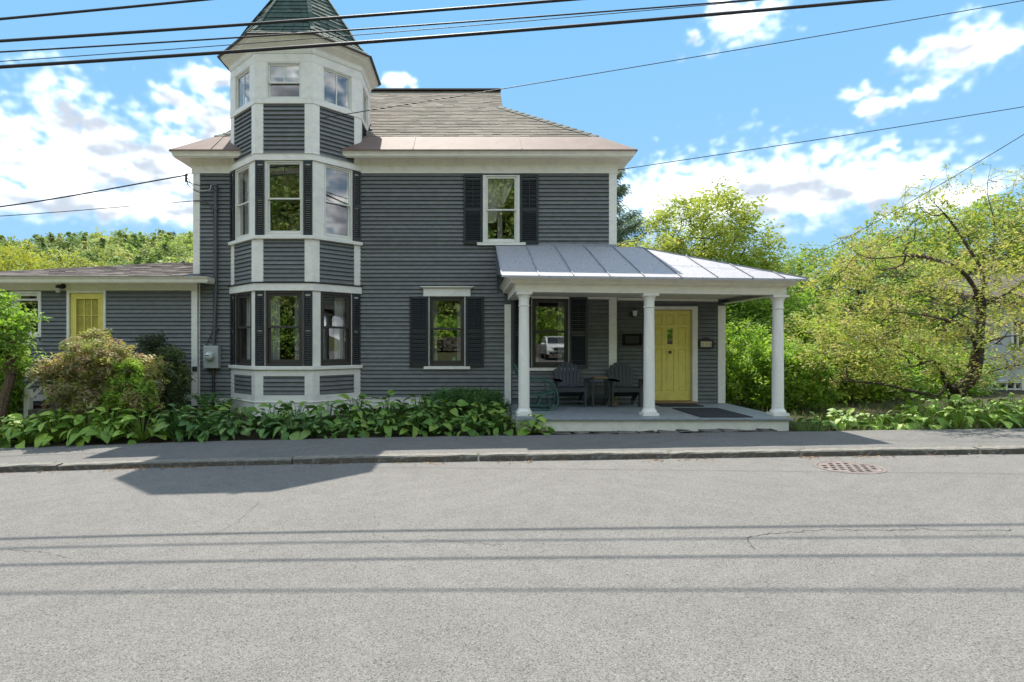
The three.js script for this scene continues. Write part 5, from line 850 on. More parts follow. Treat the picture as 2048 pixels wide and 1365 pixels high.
// points through a lumpy crown
function crownPts(n, c, rx, ry, rz, seed, o = {}) {
  const rg = rngOf(seed), out = []; let guard = 0;
  while (out.length < n && guard++ < n * 60) {
    const x = rg() * 2 - 1, y = rg() * 2 - 1, z = rg() * 2 - 1, d = Math.hypot(x, y, z), lump = 1 + 0.28 * n3(x * 1.7 + seed, y * 1.7, z * 1.7) + 0.12 * n3(x * 4 + seed, y * 4, z * 4);
    if (d > lump * 0.95 || (d < (o.hollow ?? 0.3) && rg() < 0.7) || (o.gap && n3(x * 2.6 + seed * 3, y * 2.6, z * 2.6) > 0.38)) continue;
    const p = V(c.x + x * rx, c.y + y * ry, c.z + z * rz); if (p.y < (o.minY ?? -9)) continue; out.push(p);
  }
  return out;
}
function tree(name, label, base, c, rx, ry, rz, o) {
  const t = thing(name, label, o.category ?? 'tree', [base.x, base.y, base.z], o.group);
  const pts = o.lobes ? o.lobes.flatMap((l, i) => crownPts(l[6], V(l[0], l[1], l[2]), l[3], l[4], l[5], o.seed + i * 7, o)) : crownPts(Math.round(o.n * 1.25), c, rx, ry, rz, o.seed, o);
  const limbs = o.limbs ?? [{ from: null, pts: [base.clone(), base.clone().lerp(c, 0.35).add(V(rr(-0.1, 0.1), 0, rr(-0.1, 0.1))), c.clone().lerp(base, 0.15)] }, ...[0, 1, 2, 3, 4].map(k => { const a = k * 1.257 + o.seed; return { from: 1, pts: [base.clone().lerp(c, 0.4 + 0.08 * k), c.clone().add(V(Math.cos(a) * rx * 0.25, -ry * 0.3 + 0.1 * k * ry, Math.sin(a) * rz * 0.25)), c.clone().add(V(Math.cos(a) * rx * 0.55, ry * (0.05 + 0.1 * k), Math.sin(a) * rz * 0.55))] }; })];
  const nodes = grow(limbs, pts, { step: o.step ?? 0.35, lift: 1.6, wobble: o.wobble ?? 0.07 });
  part(o.trunkName ?? 'trunk', branchGeo(nodes, o.r0, o.rMin ?? 0.006), o.bark ?? M.bark, t);
  const list = []; for (const n of nodes) if (n.twig && n.w <= (o.leafW ?? 3) && R() < (o.dens ?? 1)) for (let k = 0; k < (o.per ?? 1) + 1; k++) list.push([n.p.clone().add(V(rr(-1, 1), rr(-1, 1), rr(-1, 1)).multiplyScalar(o.spread ?? 0.15)), (o.size ?? 1) * rr(0.75, 1.3)]);
  scatter('crown', o.clump, list, o.cols, t, 'stuff');
  return t;
}
const YG = [[0.43, 0.49, 0.07], [0.37, 0.45, 0.06], [0.47, 0.50, 0.09], [0.32, 0.39, 0.06], [0.48, 0.45, 0.11]];
const MG = [[0.30, 0.42, 0.06], [0.23, 0.34, 0.05], [0.35, 0.44, 0.065], [0.18, 0.27, 0.045]];
const BG = [[0.34, 0.52, 0.045], [0.40, 0.56, 0.06], [0.26, 0.43, 0.04], [0.19, 0.33, 0.035]];

{ // crab apple at the right, limbs as in the photograph
  const P = (px, py, d) => V(X(px, d), Y(py, d), -d), d0 = 12.6;
  const base = V(X(1917, d0), yardY(X(1917, d0), d0) - 0.05, -d0);
  const limbs = [
    { from: null, pts: [base, P(1916, 806, d0), P(1912, 785, d0), P(1925, 772, d0), P(1945, 758, d0), P(1955, 715, d0), P(1961, 650, d0 + 0.1), P(1964, 600, d0 + 0.1)] },
    { from: 1, pts: [P(1912, 785, d0), P(1893, 765, d0 - 0.1), P(1872, 725, d0 - 0.3), P(1820, 735, d0 - 0.6), P(1770, 742, d0 - 0.9)] },
    { from: 1, pts: [P(1893, 765, d0), P(1880, 790, d0 - 0.3), P(1835, 785, d0 - 0.5), P(1760, 768, d0 - 0.8), P(1685, 762, d0 - 1)] },
    { from: 1, pts: [P(1964, 600, d0), P(1930, 548, d0 - 0.2), P(1895, 527, d0 - 0.4), P(1830, 512, d0 - 0.7), P(1730, 514, d0 - 1.0), P(1668, 468, d0 - 1.2)] },
    { from: 1, pts: [P(1964, 600, d0), P(1968, 550, d0), P(1940, 500, d0 + 0.2), P(1900, 440, d0 + 0.3), P(1858, 395, d0 + 0.3)] },
    { from: 1, pts: [P(1964, 600, d0), P(1985, 530, d0 + 0.2), P(1990, 450, d0 + 0.4), P(1975, 380, d0 + 0.5), P(1983, 330, d0 + 0.5)] },
    { from: 1, pts: [P(1955, 600, d0), P(1930, 590, d0 + 0.5), P(1880, 580, d0 + 1.0), P(1800, 590, d0 + 1.6)] },
    { from: 1, pts: [P(1958, 690, d0), P(2005, 675, d0 + 0.2), P(2050, 668, d0 + 0.5), P(2120, 640, d0 + 0.7)] },
    { from: 1, pts: [P(1945, 758, d0), P(1990, 742, d0), P(2040, 730, d0 - 0.2), P(2110, 715, d0 - 0.4)] },
    { from: 1, pts: [P(1964, 610, d0), P(2010, 590, d0 - 0.3), P(2060, 555, d0 - 0.6), P(2120, 500, d0 - 0.9)] },
    { from: 1, pts: [P(1957, 700, d0), P(1935, 660, d0 - 0.6), P(1890, 640, d0 - 1.2), P(1800, 625, d0 - 1.7), P(1700, 630, d0 - 1.9)] },
  ];
  const c = P(1895, 612, d0), pts = [];
  for (const p of crownPts(820, c, 2.75, 1.95, 2.3, 41, { hollow: 0.1, minY: 0.75, gap: true })) pts.push(p);
  for (const p of crownPts(260, P(1760, 690, 12), 1.6, 1.0, 1.5, 47, { hollow: 0.05, minY: 0.7 })) pts.push(p);
  for (let i = 0; i < 210; i++) { const px = rr(1665, 2070), top = mix(470, 335, sstep(1660, 1860, px)) + Math.pow(R(), 0.8) * 110; pts.push(P(px, top, d0 + rr(-1.2, 1.2))); }
  const t = thing('crab_apple_tree', 'spreading crab apple tree with gnarled trunk and sparse yellow-green young leaves', 'tree', [base.x, base.y, base.z]);
  const nodes = grow(limbs, pts, { step: 0.17, lift: 1.5, wobble: 0.16 });
  part('trunk', branchGeo(nodes, 0.15, 0.0035, 5, 0.68), M.bark, t);
  const list = []; for (const n of nodes) { if (!n.twig || n.w > 7) continue; const hi = n.p.y > 3.75; for (let m = 0; m < (hi ? 1 : 2); m++) list.push([n.p.clone().add(V(rr(-1, 1), rr(-1, 1), rr(-1, 1)).multiplyScalar(hi ? 0.05 : 0.14)), hi ? rr(0.7, 1.1) : rr(0.95, 1.5)]); }
  scatter('crown', CL.small, list, [[0.46, 0.48, 0.085], [0.42, 0.46, 0.07], [0.50, 0.49, 0.12], [0.44, 0.37, 0.15], [0.34, 0.41, 0.06]], t, 'stuff');
}
// trees and shrubs beyond the porch
const gy = (x, d) => yardY(x, d) - 0.05, at3 = (px, d) => { const x = X(px, d); return V(x, gy(x, d), -d); };
const ctr = (px, py, d) => V(X(px, d), Y(py, d), -d);
tree('maple_tree', 'rounded yellow-green young maple rising above the porch roof', at3(1405, 20), ctr(1410, 550, 20), 2.3, 2.85, 2.2, { seed: 61, n: 760, r0: 0.13, clump: CL.mid, cols: YG.slice(0, 4), step: 0.32, leafW: 6, size: 1.0, per: 3, spread: 0.24, minY: 1.6 });
tree('slender_tree', 'small pale green tree leaning beside the maple over the porch roof', at3(1300, 19), ctr(1300, 575, 19), 1.5, 1.5, 1.6, { seed: 62, n: 320, r0: 0.09, clump: CL.mid, cols: YG, step: 0.3, size: 0.9, per: 2, leafW: 3, spread: 0.14 });
tree('ash_tree', 'mid green tree between the maple and the crab apple', at3(1610, 25), ctr(1620, 610, 25), 2.6, 2.4, 2.4, { seed: 63, n: 520, r0: 0.15, clump: CL.mid, cols: MG, step: 0.4, size: 1.15, per: 2, leafW: 4, spread: 0.2 });
tree('ash_tree', 'feathery green tree rising directly behind the low limbs of the crab apple', at3(1730, 22), ctr(1745, 600, 22), 2.6, 2.4, 2.2, { seed: 64, n: 520, r0: 0.15, clump: CL.mid, cols: [...MG, YG[3]], step: 0.4, size: 1.1, per: 2, leafW: 4, spread: 0.2 });
tree('ash_tree', 'large green tree behind the crown of the crab apple', at3(1890, 26), ctr(1890, 560, 26), 4.2, 3.4, 3, { seed: 65, n: 760, r0: 0.2, clump: CL.big, cols: [...MG, ...YG.slice(0, 2)], step: 0.5, size: 0.85, per: 2, leafW: 4, spread: 0.25 });
tree('ash_tree', 'green tree overhanging the white neighbouring house', at3(2080, 27), ctr(2070, 530, 27), 3.6, 3.4, 3, { seed: 66, n: 600, r0: 0.2, clump: CL.big, cols: [...MG, YG[0]], step: 0.5, size: 0.85, per: 2, leafW: 4, spread: 0.25 });
tree('woodland_tree', 'leafy tree filling the gap behind the end of the porch', at3(1500, 23), ctr(1500, 650, 23), 2.8, 2.4, 2, { seed: 67, n: 520, r0: 0.15, clump: CL.mid, cols: MG, step: 0.4, size: 1.2, per: 2, leafW: 4, spread: 0.2 });
for (const [px, py, d, rx, ry, sd, cols, lab] of [
  [1490, 745, 14.6, 1.15, 1.15, 71, BG, 'bright green leafy shrub seen between the porch door and the end column'],
  [1585, 765, 13.6, 0.95, 0.95, 72, BG, 'fresh green shrub growing just outside the porch end column'],
  [1650, 735, 15.5, 1.5, 1.35, 73, [...YG.slice(0, 3), ...BG.slice(0, 2)], 'yellow-green arching shrub under the low limbs of the crab apple'],
  [1545, 690, 17.5, 1.9, 1.9, 74, BG, 'tall green shrub behind the porch end column'],
  [1720, 770, 16.5, 1.7, 1.0, 75, BG, 'low green shrub behind the crab apple trunk'],
  [1840, 760, 17.5, 1.8, 1.25, 76, BG, 'green shrub between the crab apple and the neighbouring house'],
  [1470, 640, 18.5, 1.3, 1.9, 77, BG, 'tall bush close behind the corner of the house'],
  [1845, 680, 19.5, 1.7, 2.1, 78, [...BG, YG[1]], 'light green bush beyond the crab apple trunk'],
]) tree('shrub', lab, at3(px, d), ctr(px, py, d), rx, ry, rx * 0.8, { seed: sd, n: Math.round(300 * rx), r0: 0.05, rMin: 0.004, clump: d > 15 ? CL.mid : CL.shrub, cols, step: 0.24, size: d > 15 ? 0.85 : 1.05, per: d > 15 ? 2 : 2, leafW: 5, spread: d > 15 ? 0.15 : 0.11, category: 'shrub', trunkName: 'stems', minY: 0.2 });
// white pine behind the house corner: whorls of drooping boughs
{
  const d = 30, bx = X(1205, d), base = V(bx, gy(bx, d), -d), top = Y(350, d), t = thing('pine_tree', 'blue-green pine with long drooping boughs behind the house corner', 'tree', [base.x, base.y, base.z]);
  const q = [new THREE.CylinderGeometry(0.03, 0.24, top - base.y, 8).translate(bx, (top + base.y) / 2, -d)], list = [];
  for (let i = 0; i < 15; i++) { const y = top - 0.3 - i * 0.72, L = Math.min(3.3, 0.8 + i * 0.28); for (let k = 0; k < 5; k++) { const a = k * 1.05 + i * 0.7 + rr(-0.2, 0.2), e = V(bx + Math.cos(a) * L, y + 0.28 * L + rr(-0.2, 0.3), -d + Math.sin(a) * L), s = V(bx, y - 0.25, -d); q.push(tube([s, s.clone().lerp(e, 0.55).add(V(0, -0.12, 0)), e], 0.028, 6, 4)); for (let m = 2; m <= 11; m++) { const f = m / 11, w = 0.5 * (1 - f * 0.4); for (let h = 0; h < 4; h++) list.push([s.clone().lerp(e, f).add(V(rr(-1, 1) * w * 0.7, rr(-0.12, 0.2), rr(-1, 1) * w * 0.7)), rr(0.85, 1.35)]); } } }
  part('trunk', q, M.bark, t); scatter('crown', CL.needle, list, [[0.15, 0.23, 0.13], [0.19, 0.27, 0.14], [0.11, 0.18, 0.11], [0.25, 0.31, 0.15]], t, 'stuff');
}
// left side: small tree, dark rhododendrons, yellow-green tree over the wing roof
tree('lilac_tree', 'leaning bright green young tree in front of the side wing window', V(X(-5, 10.9), 0.0, -10.9), ctr(-14, 668, 10.9), 0.66, 0.76, 0.5, {
  seed: 81, n: 260, gap: true, r0: 0.085, rMin: 0.004, bark: M.barkPale, clump: CL.shrub, cols: BG, step: 0.16, size: 1.1, per: 1, leafW: 4, spread: 0.07, hollow: 0.1,
  limbs: [{ from: null, pts: [V(X(-8, 10.9), -0.1, -10.9), ctr(10, 790, 10.9), ctr(22, 745, 10.9), ctr(18, 700, 10.9), ctr(22, 650, 10.9)] }, { from: 1, pts: [ctr(22, 745, 10.9), ctr(35, 700, 10.8), ctr(45, 650, 10.8)] }, { from: 1, pts: [ctr(18, 720, 10.9), ctr(-10, 690, 11.0), ctr(-30, 650, 11.0)] }, { from: 1, pts: [ctr(35, 700, 10.8), ctr(60, 660, 10.8), ctr(74, 630, 10.8)] }] });
tree('understory_shrub', 'low shrub at the foot of the leaning tree by the wing', V(X(-8, 11.9), 0.05, -11.9), ctr(-8, 775, 11.9), 0.48, 0.7, 0.45, { seed: 82, n: 300, r0: 0.03, rMin: 0.004, clump: CL.shrub, cols: BG, step: 0.16, size: 1.0, per: 2, leafW: 5, spread: 0.1, category: 'shrub', trunkName: 'stems', hollow: 0.05 });
const RH = [[0.36, 0.29, 0.14], [0.44, 0.42, 0.10], [0.30, 0.27, 0.12], [0.38, 0.42, 0.08], [0.58, 0.50, 0.33], [0.26, 0.30, 0.07], [0.46, 0.30, 0.17], [0.34, 0.40, 0.08]];
tree('rhododendron', 'rounded bronze-leaved rhododendron beside the side door steps', V(X(200, 11.0), 0.02, -11.0), ctr(203, 755, 11.0), 1.02, 0.68, 0.6, { seed: 83, n: 760, lobes: [[150, 762, 62, 52, 0.5, 190], [205, 722, 66, 44, 0.45, 190], [262, 752, 58, 52, 0.5, 170], [200, 792, 95, 38, 0.5, 200], [112, 742, 34, 22, 0.3, 60], [290, 790, 40, 34, 0.35, 70]].map(([px, py, a, b, z, n]) => [X(px, 11), Y(py, 11), -11 + rr(-0.15, 0.25), a * 11 / 1200, b * 11 / 1200, z, n]), r0: 0.045, rMin: 0.004, clump: CL.rhodo, cols: RH, step: 0.13, size: 0.95, per: 2, leafW: 5, spread: 0.07, category: 'shrub', trunkName: 'stems', hollow: 0.15, minY: 0.2 });
tree('rhododendron', 'loose bronze sprig of rhododendron rising before the side door', V(X(196, 11.6), 0.1, -11.6), ctr(196, 685, 11.6), 0.3, 0.24, 0.3, { seed: 84, n: 90, r0: 0.015, rMin: 0.004, clump: CL.rhodo, cols: RH, step: 0.1, size: 0.8, per: 1, leafW: 4, spread: 0.05, category: 'shrub', trunkName: 'stems', hollow: 0.05 });
tree('green_shrub', 'light green shrub growing through the flank of the bronze rhododendron', V(X(268, 10.75), 0.05, -10.75), ctr(264, 775, 10.75), 0.38, 0.5, 0.3, { seed: 85, n: 240, lobes: [[258, 760, 30, 34, 0.25, 90], [285, 790, 26, 30, 0.22, 70], [240, 800, 30, 24, 0.22, 60], [262, 730, 14, 14, 0.12, 20]].map(([px, py, a, b, z, n]) => [X(px, 10.75), Y(py, 10.75), -10.75, a * 10.75 / 1200, b * 10.75 / 1200, z, n]), r0: 0.02, rMin: 0.004, clump: CL.rhodo, cols: [...BG, YG[0]], step: 0.12, size: 0.9, per: 2, leafW: 5, spread: 0.06, category: 'shrub', trunkName: 'stems', hollow: 0.1 });
tree('rhododendron', 'dark evergreen rhododendron against the wing clapboards by the meter', V(X(318, 12.1), 0.1, -12.1), ctr(325, 762, 12.1), 0.52, 0.62, 0.42, { seed: 86, n: 420, r0: 0.03, rMin: 0.004, clump: CL.rhodo, gap: true, cols: [[0.12, 0.17, 0.055], [0.16, 0.22, 0.06], [0.10, 0.14, 0.05], [0.24, 0.30, 0.09]], step: 0.13, size: 1.0, per: 2, leafW: 5, spread: 0.07, category: 'shrub', trunkName: 'stems', hollow: 0.15 });
tree('rhododendron', 'thin upright evergreen spray standing above the dark rhododendron', V(X(300, 12.2), 0.1, -12.2), ctr(302, 700, 12.2), 0.36, 0.32, 0.3, { seed: 87, n: 100, r0: 0.016, rMin: 0.004, clump: CL.rhodo, cols: [[0.06, 0.09, 0.035], [0.09, 0.13, 0.045], [0.05, 0.075, 0.03]], step: 0.12, size: 0.85, per: 1, leafW: 4, spread: 0.06, category: 'shrub', trunkName: 'stems', hollow: 0.05 });
tree('yew_shrub', 'low feathery green shrub spreading beside the porch floor', V(X(925, 11.7), 0.1, -11.7), ctr(928, 818, 11.7), 0.85, 0.33, 0.5, { seed: 88, n: 520, r0: 0.02, rMin: 0.004, clump: clump(10, 0.09, 0.09, 31, { w: 0.22, tumble: 1.0 }), cols: [[0.10, 0.22, 0.045], [0.14, 0.28, 0.06], [0.07, 0.16, 0.035]], step: 0.12, size: 1, per: 2, leafW: 5, spread: 0.06, category: 'shrub', trunkName: 'stems', hollow: 0.1, minY: 0.15 });
for (const [px, d, h, sp, lab] of [[410, 12.35, 0.5, 0.42, 'green fern at the foot of the meter wall'], [355, 12.2, 0.45, 0.4, 'green fern between the dark rhododendron and the meter'], [450, 12.4, 0.4, 0.36, 'small fern tucked beside the turret base']]) {
  const x = X(px, d), t = thing('fern', lab, 'fern', [x, 0.1, -d], 'ferns by the meter'), fm = leafMat(0.11, 0.24, 0.05);
  for (let k = 0; k < 14; k++) { const a = k * 2.4, q = new Q(), L = sp * rr(0.8, 1.2); const P = (s, e) => { const r = s * L, hh = h * Math.sin(s * 2.0) * rr(0.97, 1.03); return V(x + Math.cos(a) * r - Math.sin(a) * e, 0.1 + hh, -d + Math.sin(a) * r + Math.cos(a) * e); }; for (let m = 1; m < 13; m++) { const s = m / 13, w = 0.085 * Math.sin(Math.PI * Math.min(1, s * 1.05 + 0.1)); for (const e of [-1, 1]) q.tri(P(s - 0.02, 0), P(s + 0.035, 0), P(s + 0.05, e * w)); } part('frond', q.geo(), fm, t); }
}
// hostas: every leaf a mesh of its own on shared shapes
{
  const hostaLeaf = (w, bend) => { const q = new Q(), n = 6, P = (i, s) => { const t = i / n, ww = w * Math.pow(Math.sin(Math.PI * Math.pow(t, 0.72)), 0.8) * (t < 1 ? 1 : 0), x = t, y = 0.34 * t - bend * t * t; return V(x, y + (s ? 0.11 * ww : 0) + (s ? 0.012 * Math.sin(i * 2.2) : 0), s * ww); }; for (let i = 0; i < n; i++) for (const s of [-1, 1]) { if (s > 0) q.quad(P(i, 0), P(i + 1, 0), P(i + 1, 1), P(i, 1)); else q.quad(P(i, -1), P(i + 1, -1), P(i + 1, 0), P(i, 0)); } return q.geo(); };
  const geos = [hostaLeaf(0.34, 0.62), hostaLeaf(0.27, 0.8), hostaLeaf(0.38, 0.45), hostaLeaf(0.22, 1.05), hostaLeaf(0.30, 0.3), hostaLeaf(0.25, 0.6)];
  const veinTex = tex(256, 256, (u, v) => { const z = v < 0.5 ? v : v - 1, f = 0.86 + 0.10 * Math.cos(z * 95 * (1 + 0.6 * Math.abs(u - 0.5))) + tn(u, v, 9, 3, 44) * 0.13 - (Math.abs(z) < 0.012 ? -0.12 : 0); return [f, f * (1 + 0.02 * tn(u, v, 3, 2, 7)), f * 0.96]; });
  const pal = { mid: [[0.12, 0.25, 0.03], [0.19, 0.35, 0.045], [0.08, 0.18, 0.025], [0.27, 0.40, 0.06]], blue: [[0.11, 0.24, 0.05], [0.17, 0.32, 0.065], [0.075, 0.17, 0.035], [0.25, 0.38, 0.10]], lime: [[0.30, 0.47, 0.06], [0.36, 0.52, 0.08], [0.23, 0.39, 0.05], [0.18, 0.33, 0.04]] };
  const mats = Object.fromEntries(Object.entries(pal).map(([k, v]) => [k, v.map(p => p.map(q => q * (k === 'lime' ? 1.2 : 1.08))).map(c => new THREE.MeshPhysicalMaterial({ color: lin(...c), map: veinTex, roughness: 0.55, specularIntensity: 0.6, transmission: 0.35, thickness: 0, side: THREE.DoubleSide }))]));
  const petG = new THREE.CylinderGeometry(0.005, 0.008, 1, 5).translate(0, 0.5, 0);
  const hosta = (x, z, r, h, kind, label, group, n = 34) => {
    const y = yardY(x, -z) + 0.02, t = thing('hosta', label, 'hosta', [x, y, z], group), pet = [];
    for (let k = 0; k < n; k++) {
      const f = Math.sqrt((k + 0.5) / n), a = k * 2.39996 + rr(-0.3, 0.3), rad = r * f * 0.62, hy = h * (1.02 - 0.78 * f * f) + rr(-0.06, 0.07), L = r * rr(0.24, 0.6) * (0.8 + 0.3 * f);
      const m = new THREE.Mesh(geos[Math.floor(R() * 6)], mats[kind][Math.floor(R() * 4)]); m.name = 'leaf'; m.castShadow = m.receiveShadow = true;
      m.position.set(Math.cos(a) * rad, Math.max(0.03, hy), Math.sin(a) * rad); m.rotation.set(rr(-0.6, 0.6), -a + rr(-0.4, 0.4), mix(0.5, -0.4, f) + rr(-0.35, 0.35), 'YZX'); m.scale.set(L, L, L * rr(0.85, 1.15)); t.add(m);
      const e = m.position, d = V(e.x, e.y, e.z), len = d.length(); pet.push(petG.clone().applyMatrix4(new THREE.Matrix4().compose(V(0, 0, 0), new THREE.Quaternion().setFromUnitVectors(UP, d.clone().normalize()), V(1, len, 1))));
    }
    const st = new THREE.Mesh(join(pet), mats[kind][0]); st.name = 'stems'; st.castShadow = st.receiveShadow = true; t.add(st);
  };
  // front bed
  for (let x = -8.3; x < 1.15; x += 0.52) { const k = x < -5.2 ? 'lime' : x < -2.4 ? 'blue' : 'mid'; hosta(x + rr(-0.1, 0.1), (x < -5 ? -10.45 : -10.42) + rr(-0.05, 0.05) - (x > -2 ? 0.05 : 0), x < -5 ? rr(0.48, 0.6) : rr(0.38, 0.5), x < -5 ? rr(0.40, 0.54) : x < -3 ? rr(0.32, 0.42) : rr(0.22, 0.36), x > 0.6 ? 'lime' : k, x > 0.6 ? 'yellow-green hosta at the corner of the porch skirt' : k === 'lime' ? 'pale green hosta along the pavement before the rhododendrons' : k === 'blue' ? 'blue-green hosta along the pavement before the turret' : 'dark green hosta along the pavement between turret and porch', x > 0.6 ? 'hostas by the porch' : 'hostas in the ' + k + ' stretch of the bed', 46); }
  for (let x = -7.6; x < 0.7; x += 0.56) { const k = x < -5.6 ? 'lime' : 'mid'; if (x > -7.4 && x < -5.9) continue; hosta(x + rr(-0.08, 0.08), -11.0 + rr(-0.08, 0.08), rr(0.42, 0.52), rr(0.36, 0.46), k, k === 'lime' ? 'pale hosta in the second row below the bronze rhododendron' : 'dark green hosta in the second row below the house wall', 'hostas in the second row, ' + k, 40); }
  for (let x = -2.2; x < 0.5; x += 0.6) hosta(x, -11.55 + rr(-0.06, 0.06), 0.46, rr(0.40, 0.5), 'mid', 'tall dark hosta at the back of the bed against the house wall', 'hostas at the back of the bed', 26);
  // right of the porch
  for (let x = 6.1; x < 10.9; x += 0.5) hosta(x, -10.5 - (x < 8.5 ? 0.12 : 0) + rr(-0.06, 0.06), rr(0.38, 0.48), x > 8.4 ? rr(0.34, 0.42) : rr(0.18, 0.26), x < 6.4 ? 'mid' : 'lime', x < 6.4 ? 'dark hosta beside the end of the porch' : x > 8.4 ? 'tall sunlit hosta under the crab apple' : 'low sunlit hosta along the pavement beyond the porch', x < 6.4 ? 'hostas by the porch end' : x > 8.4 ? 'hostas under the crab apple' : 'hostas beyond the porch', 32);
  for (let x = 8.3; x < 11.6; x += 0.6) hosta(x, -11.15, 0.48, rr(0.4, 0.48), 'lime', 'sunlit hosta in the row behind, at the crab apple trunk', 'hostas at the crab apple trunk', 28);
}
{ // grass and weeds by the porch end, dry litter in the gutter
  const blade = (() => { const q = new Q(); q.tri(V(-0.006, 0, 0), V(0.006, 0, 0), V(0.03, 0.22, 0.02)); q.tri(V(0.004, 0, -0.005), V(0.004, 0, 0.006), V(-0.04, 0.19, -0.03)); q.tri(V(0, 0, 0.004), V(0, 0, -0.006), V(0.01, 0.26, -0.06)); return q.geo(); })();
  const put = (n, f) => { const o = []; for (let i = 0; i < n; i++) { const [x, z, s] = f(); o.push([V(x, yardY(x, -z) + 0.01, z), s]); } return o; };
  const root = new THREE.Group(); root.name = 'grass'; root.userData = { kind: 'stuff', label: 'rough green grass beside and behind the porch end', category: 'grass' }; scene.add(root);
  scatter('blades', blade, put(2200, () => [rr(5.62, 12), -10.12 - Math.pow(R(), 1.6) * 5, rr(0.35, 0.8)]).concat(put(260, () => [rr(5.62, 6.1), rr(-10.7, -10.1), rr(0.5, 1.0)])), [[0.14, 0.24, 0.04], [0.2, 0.3, 0.06], [0.30, 0.31, 0.12], [0.1, 0.18, 0.03]], root, 'stuff');
  const lit = new THREE.Group(); lit.name = 'leaf_litter'; lit.userData = { kind: 'stuff', label: 'dry orange-brown litter lying in the gutter along the kerb', category: 'litter' }; scene.add(lit);
  const L = []; for (let i = 0; i < 900; i++) { const x = rr(-6.5, 9), k = n2(x * 0.9, 5) + n2(x * 3, 1) * 0.5; if (k < 0.05 && R() > 0.12) continue; const z = KZ + 0.01 + Math.pow(R(), 2.2) * 0.22; L.push([V(x, g0(x) + 0.008, z), rr(0.4, 1.1)]); }
  scatter('flakes', clump(4, 0.02, 0.028, 77, { flat: 0.15, tumble: 0.5, w: 0.6 }), L, [[0.30, 0.15, 0.07], [0.22, 0.11, 0.05], [0.40, 0.26, 0.14], [0.16, 0.10, 0.06]], lit, 'stuff', std({ color: lin(1, 1, 1), roughness: 1 }));
  const wd = new THREE.Group(); wd.name = 'kerb_weeds'; wd.userData = { kind: 'stuff', label: 'tiny green weeds growing in the kerb joints', category: 'weeds' }; scene.add(wd);
  const ws = []; for (const px of [112, 583, 957, 1340, 1604, 1962]) for (let i = 0; i < 6; i++) ws.push([V(X(px, 8.4) + rr(-0.04, 0.04), g0(X(px, 8.4)) + 0.06, KZ - 0.02 - rr(0, 0.13)), rr(0.2, 0.42)]);
  for (let i = 0; i < 160; i++) { const x = rr(-4, 9), k = n2(x * 1.2, 9); if (k > 0.1) ws.push([V(x, g0(x) + 0.064, KZ - 0.165 + rr(-0.015, 0.01)), rr(0.12, 0.25)]); }
  scatter('blades', blade, ws, [[0.2, 0.3, 0.05], [0.3, 0.3, 0.1]], wd, 'stuff');
}
// neighbouring house glimpsed through the crab apple
{
  const d = 18, F = frame(V(X(1955, d), 0, -d), -8), t = thing('neighbour_house', 'pale grey neighbouring house with many-paned windows behind the crab apple', 'house', [X(1955, d), 0.1, -d]), w = 7, wm = std({ color: lin(0.55, 0.57, 0.58), map: paintTex, roughness: 0.7 });
  const y0 = Y(818, d), wins = [[0.35, 1.25, Y(795, d), Y(768, d) + 0.1], [1.45, 2.35, Y(795, d), Y(768, d) + 0.1], [2.7, 3.6, Y(795, d), Y(768, d) + 0.1], [0.9, 1.7, Y(700, d), Y(640, d)], [2.4, 3.2, Y(700, d), Y(640, d)]];
  part('wall', [...wallG(F, 0, w, -0.1, 3.0, wins, -0.15, 0), fbox(F, 0, 0.15, -0.1, 3.0, -6, -0.16), fbox(F, w - 0.15, w, -0.1, 3.0, -6, -0.16), fbox(F, 0.2, w - 0.2, -0.1, 2.9, -2.2, -2.1)], wm, t);
  const rf = part('roof', [hexa((i, j, k) => fp(F, i ? w + 0.4 : -0.4, (j ? 0.12 : 0) + (k ? 2.9 : 3.9), k ? 0.45 : -3)), hexa((i, j, k) => fp(F, i ? w + 0.4 : -0.4, (j ? 0.12 : 0) + (k ? 3.9 : 2.9), k ? -3.01 : -6.4))], std({ color: lin(0.07, 0.055, 0.05), roughness: 0.9 }), t);
  part('gable', (() => { const q = new Q(); for (const u of [0.02, w - 0.02]) q.tri(fp(F, u, 2.9, 0), fp(F, u, 2.9, -6), fp(F, u, 3.85, -3)); return q.geo(); })(), wm, t);
  for (const [a, b, c, e] of wins) { const wn = part('window', ring(F, a, b, c, e, 0.07, -0.08, 0.03), M.white, t); part('pane', (() => { const q = new Q(); q.quad(fp(F, a, c, -0.05), fp(F, b, c, -0.05), fp(F, b, e, -0.05), fp(F, a, e, -0.05)); return q.geo(); })(), M.glass, wn); for (const s of [0.25, 0.5, 0.75]) part('muntin', fbox(F, mix(a, b, s) - 0.02, mix(a, b, s) + 0.02, c + 0.07, e - 0.07, -0.045, 0.0), M.white, wn); part('muntin', fbox(F, a + 0.07, b - 0.07, (c + e) / 2 - 0.02, (c + e) / 2 + 0.02, -0.043, 0.002), M.white, wn); }
}
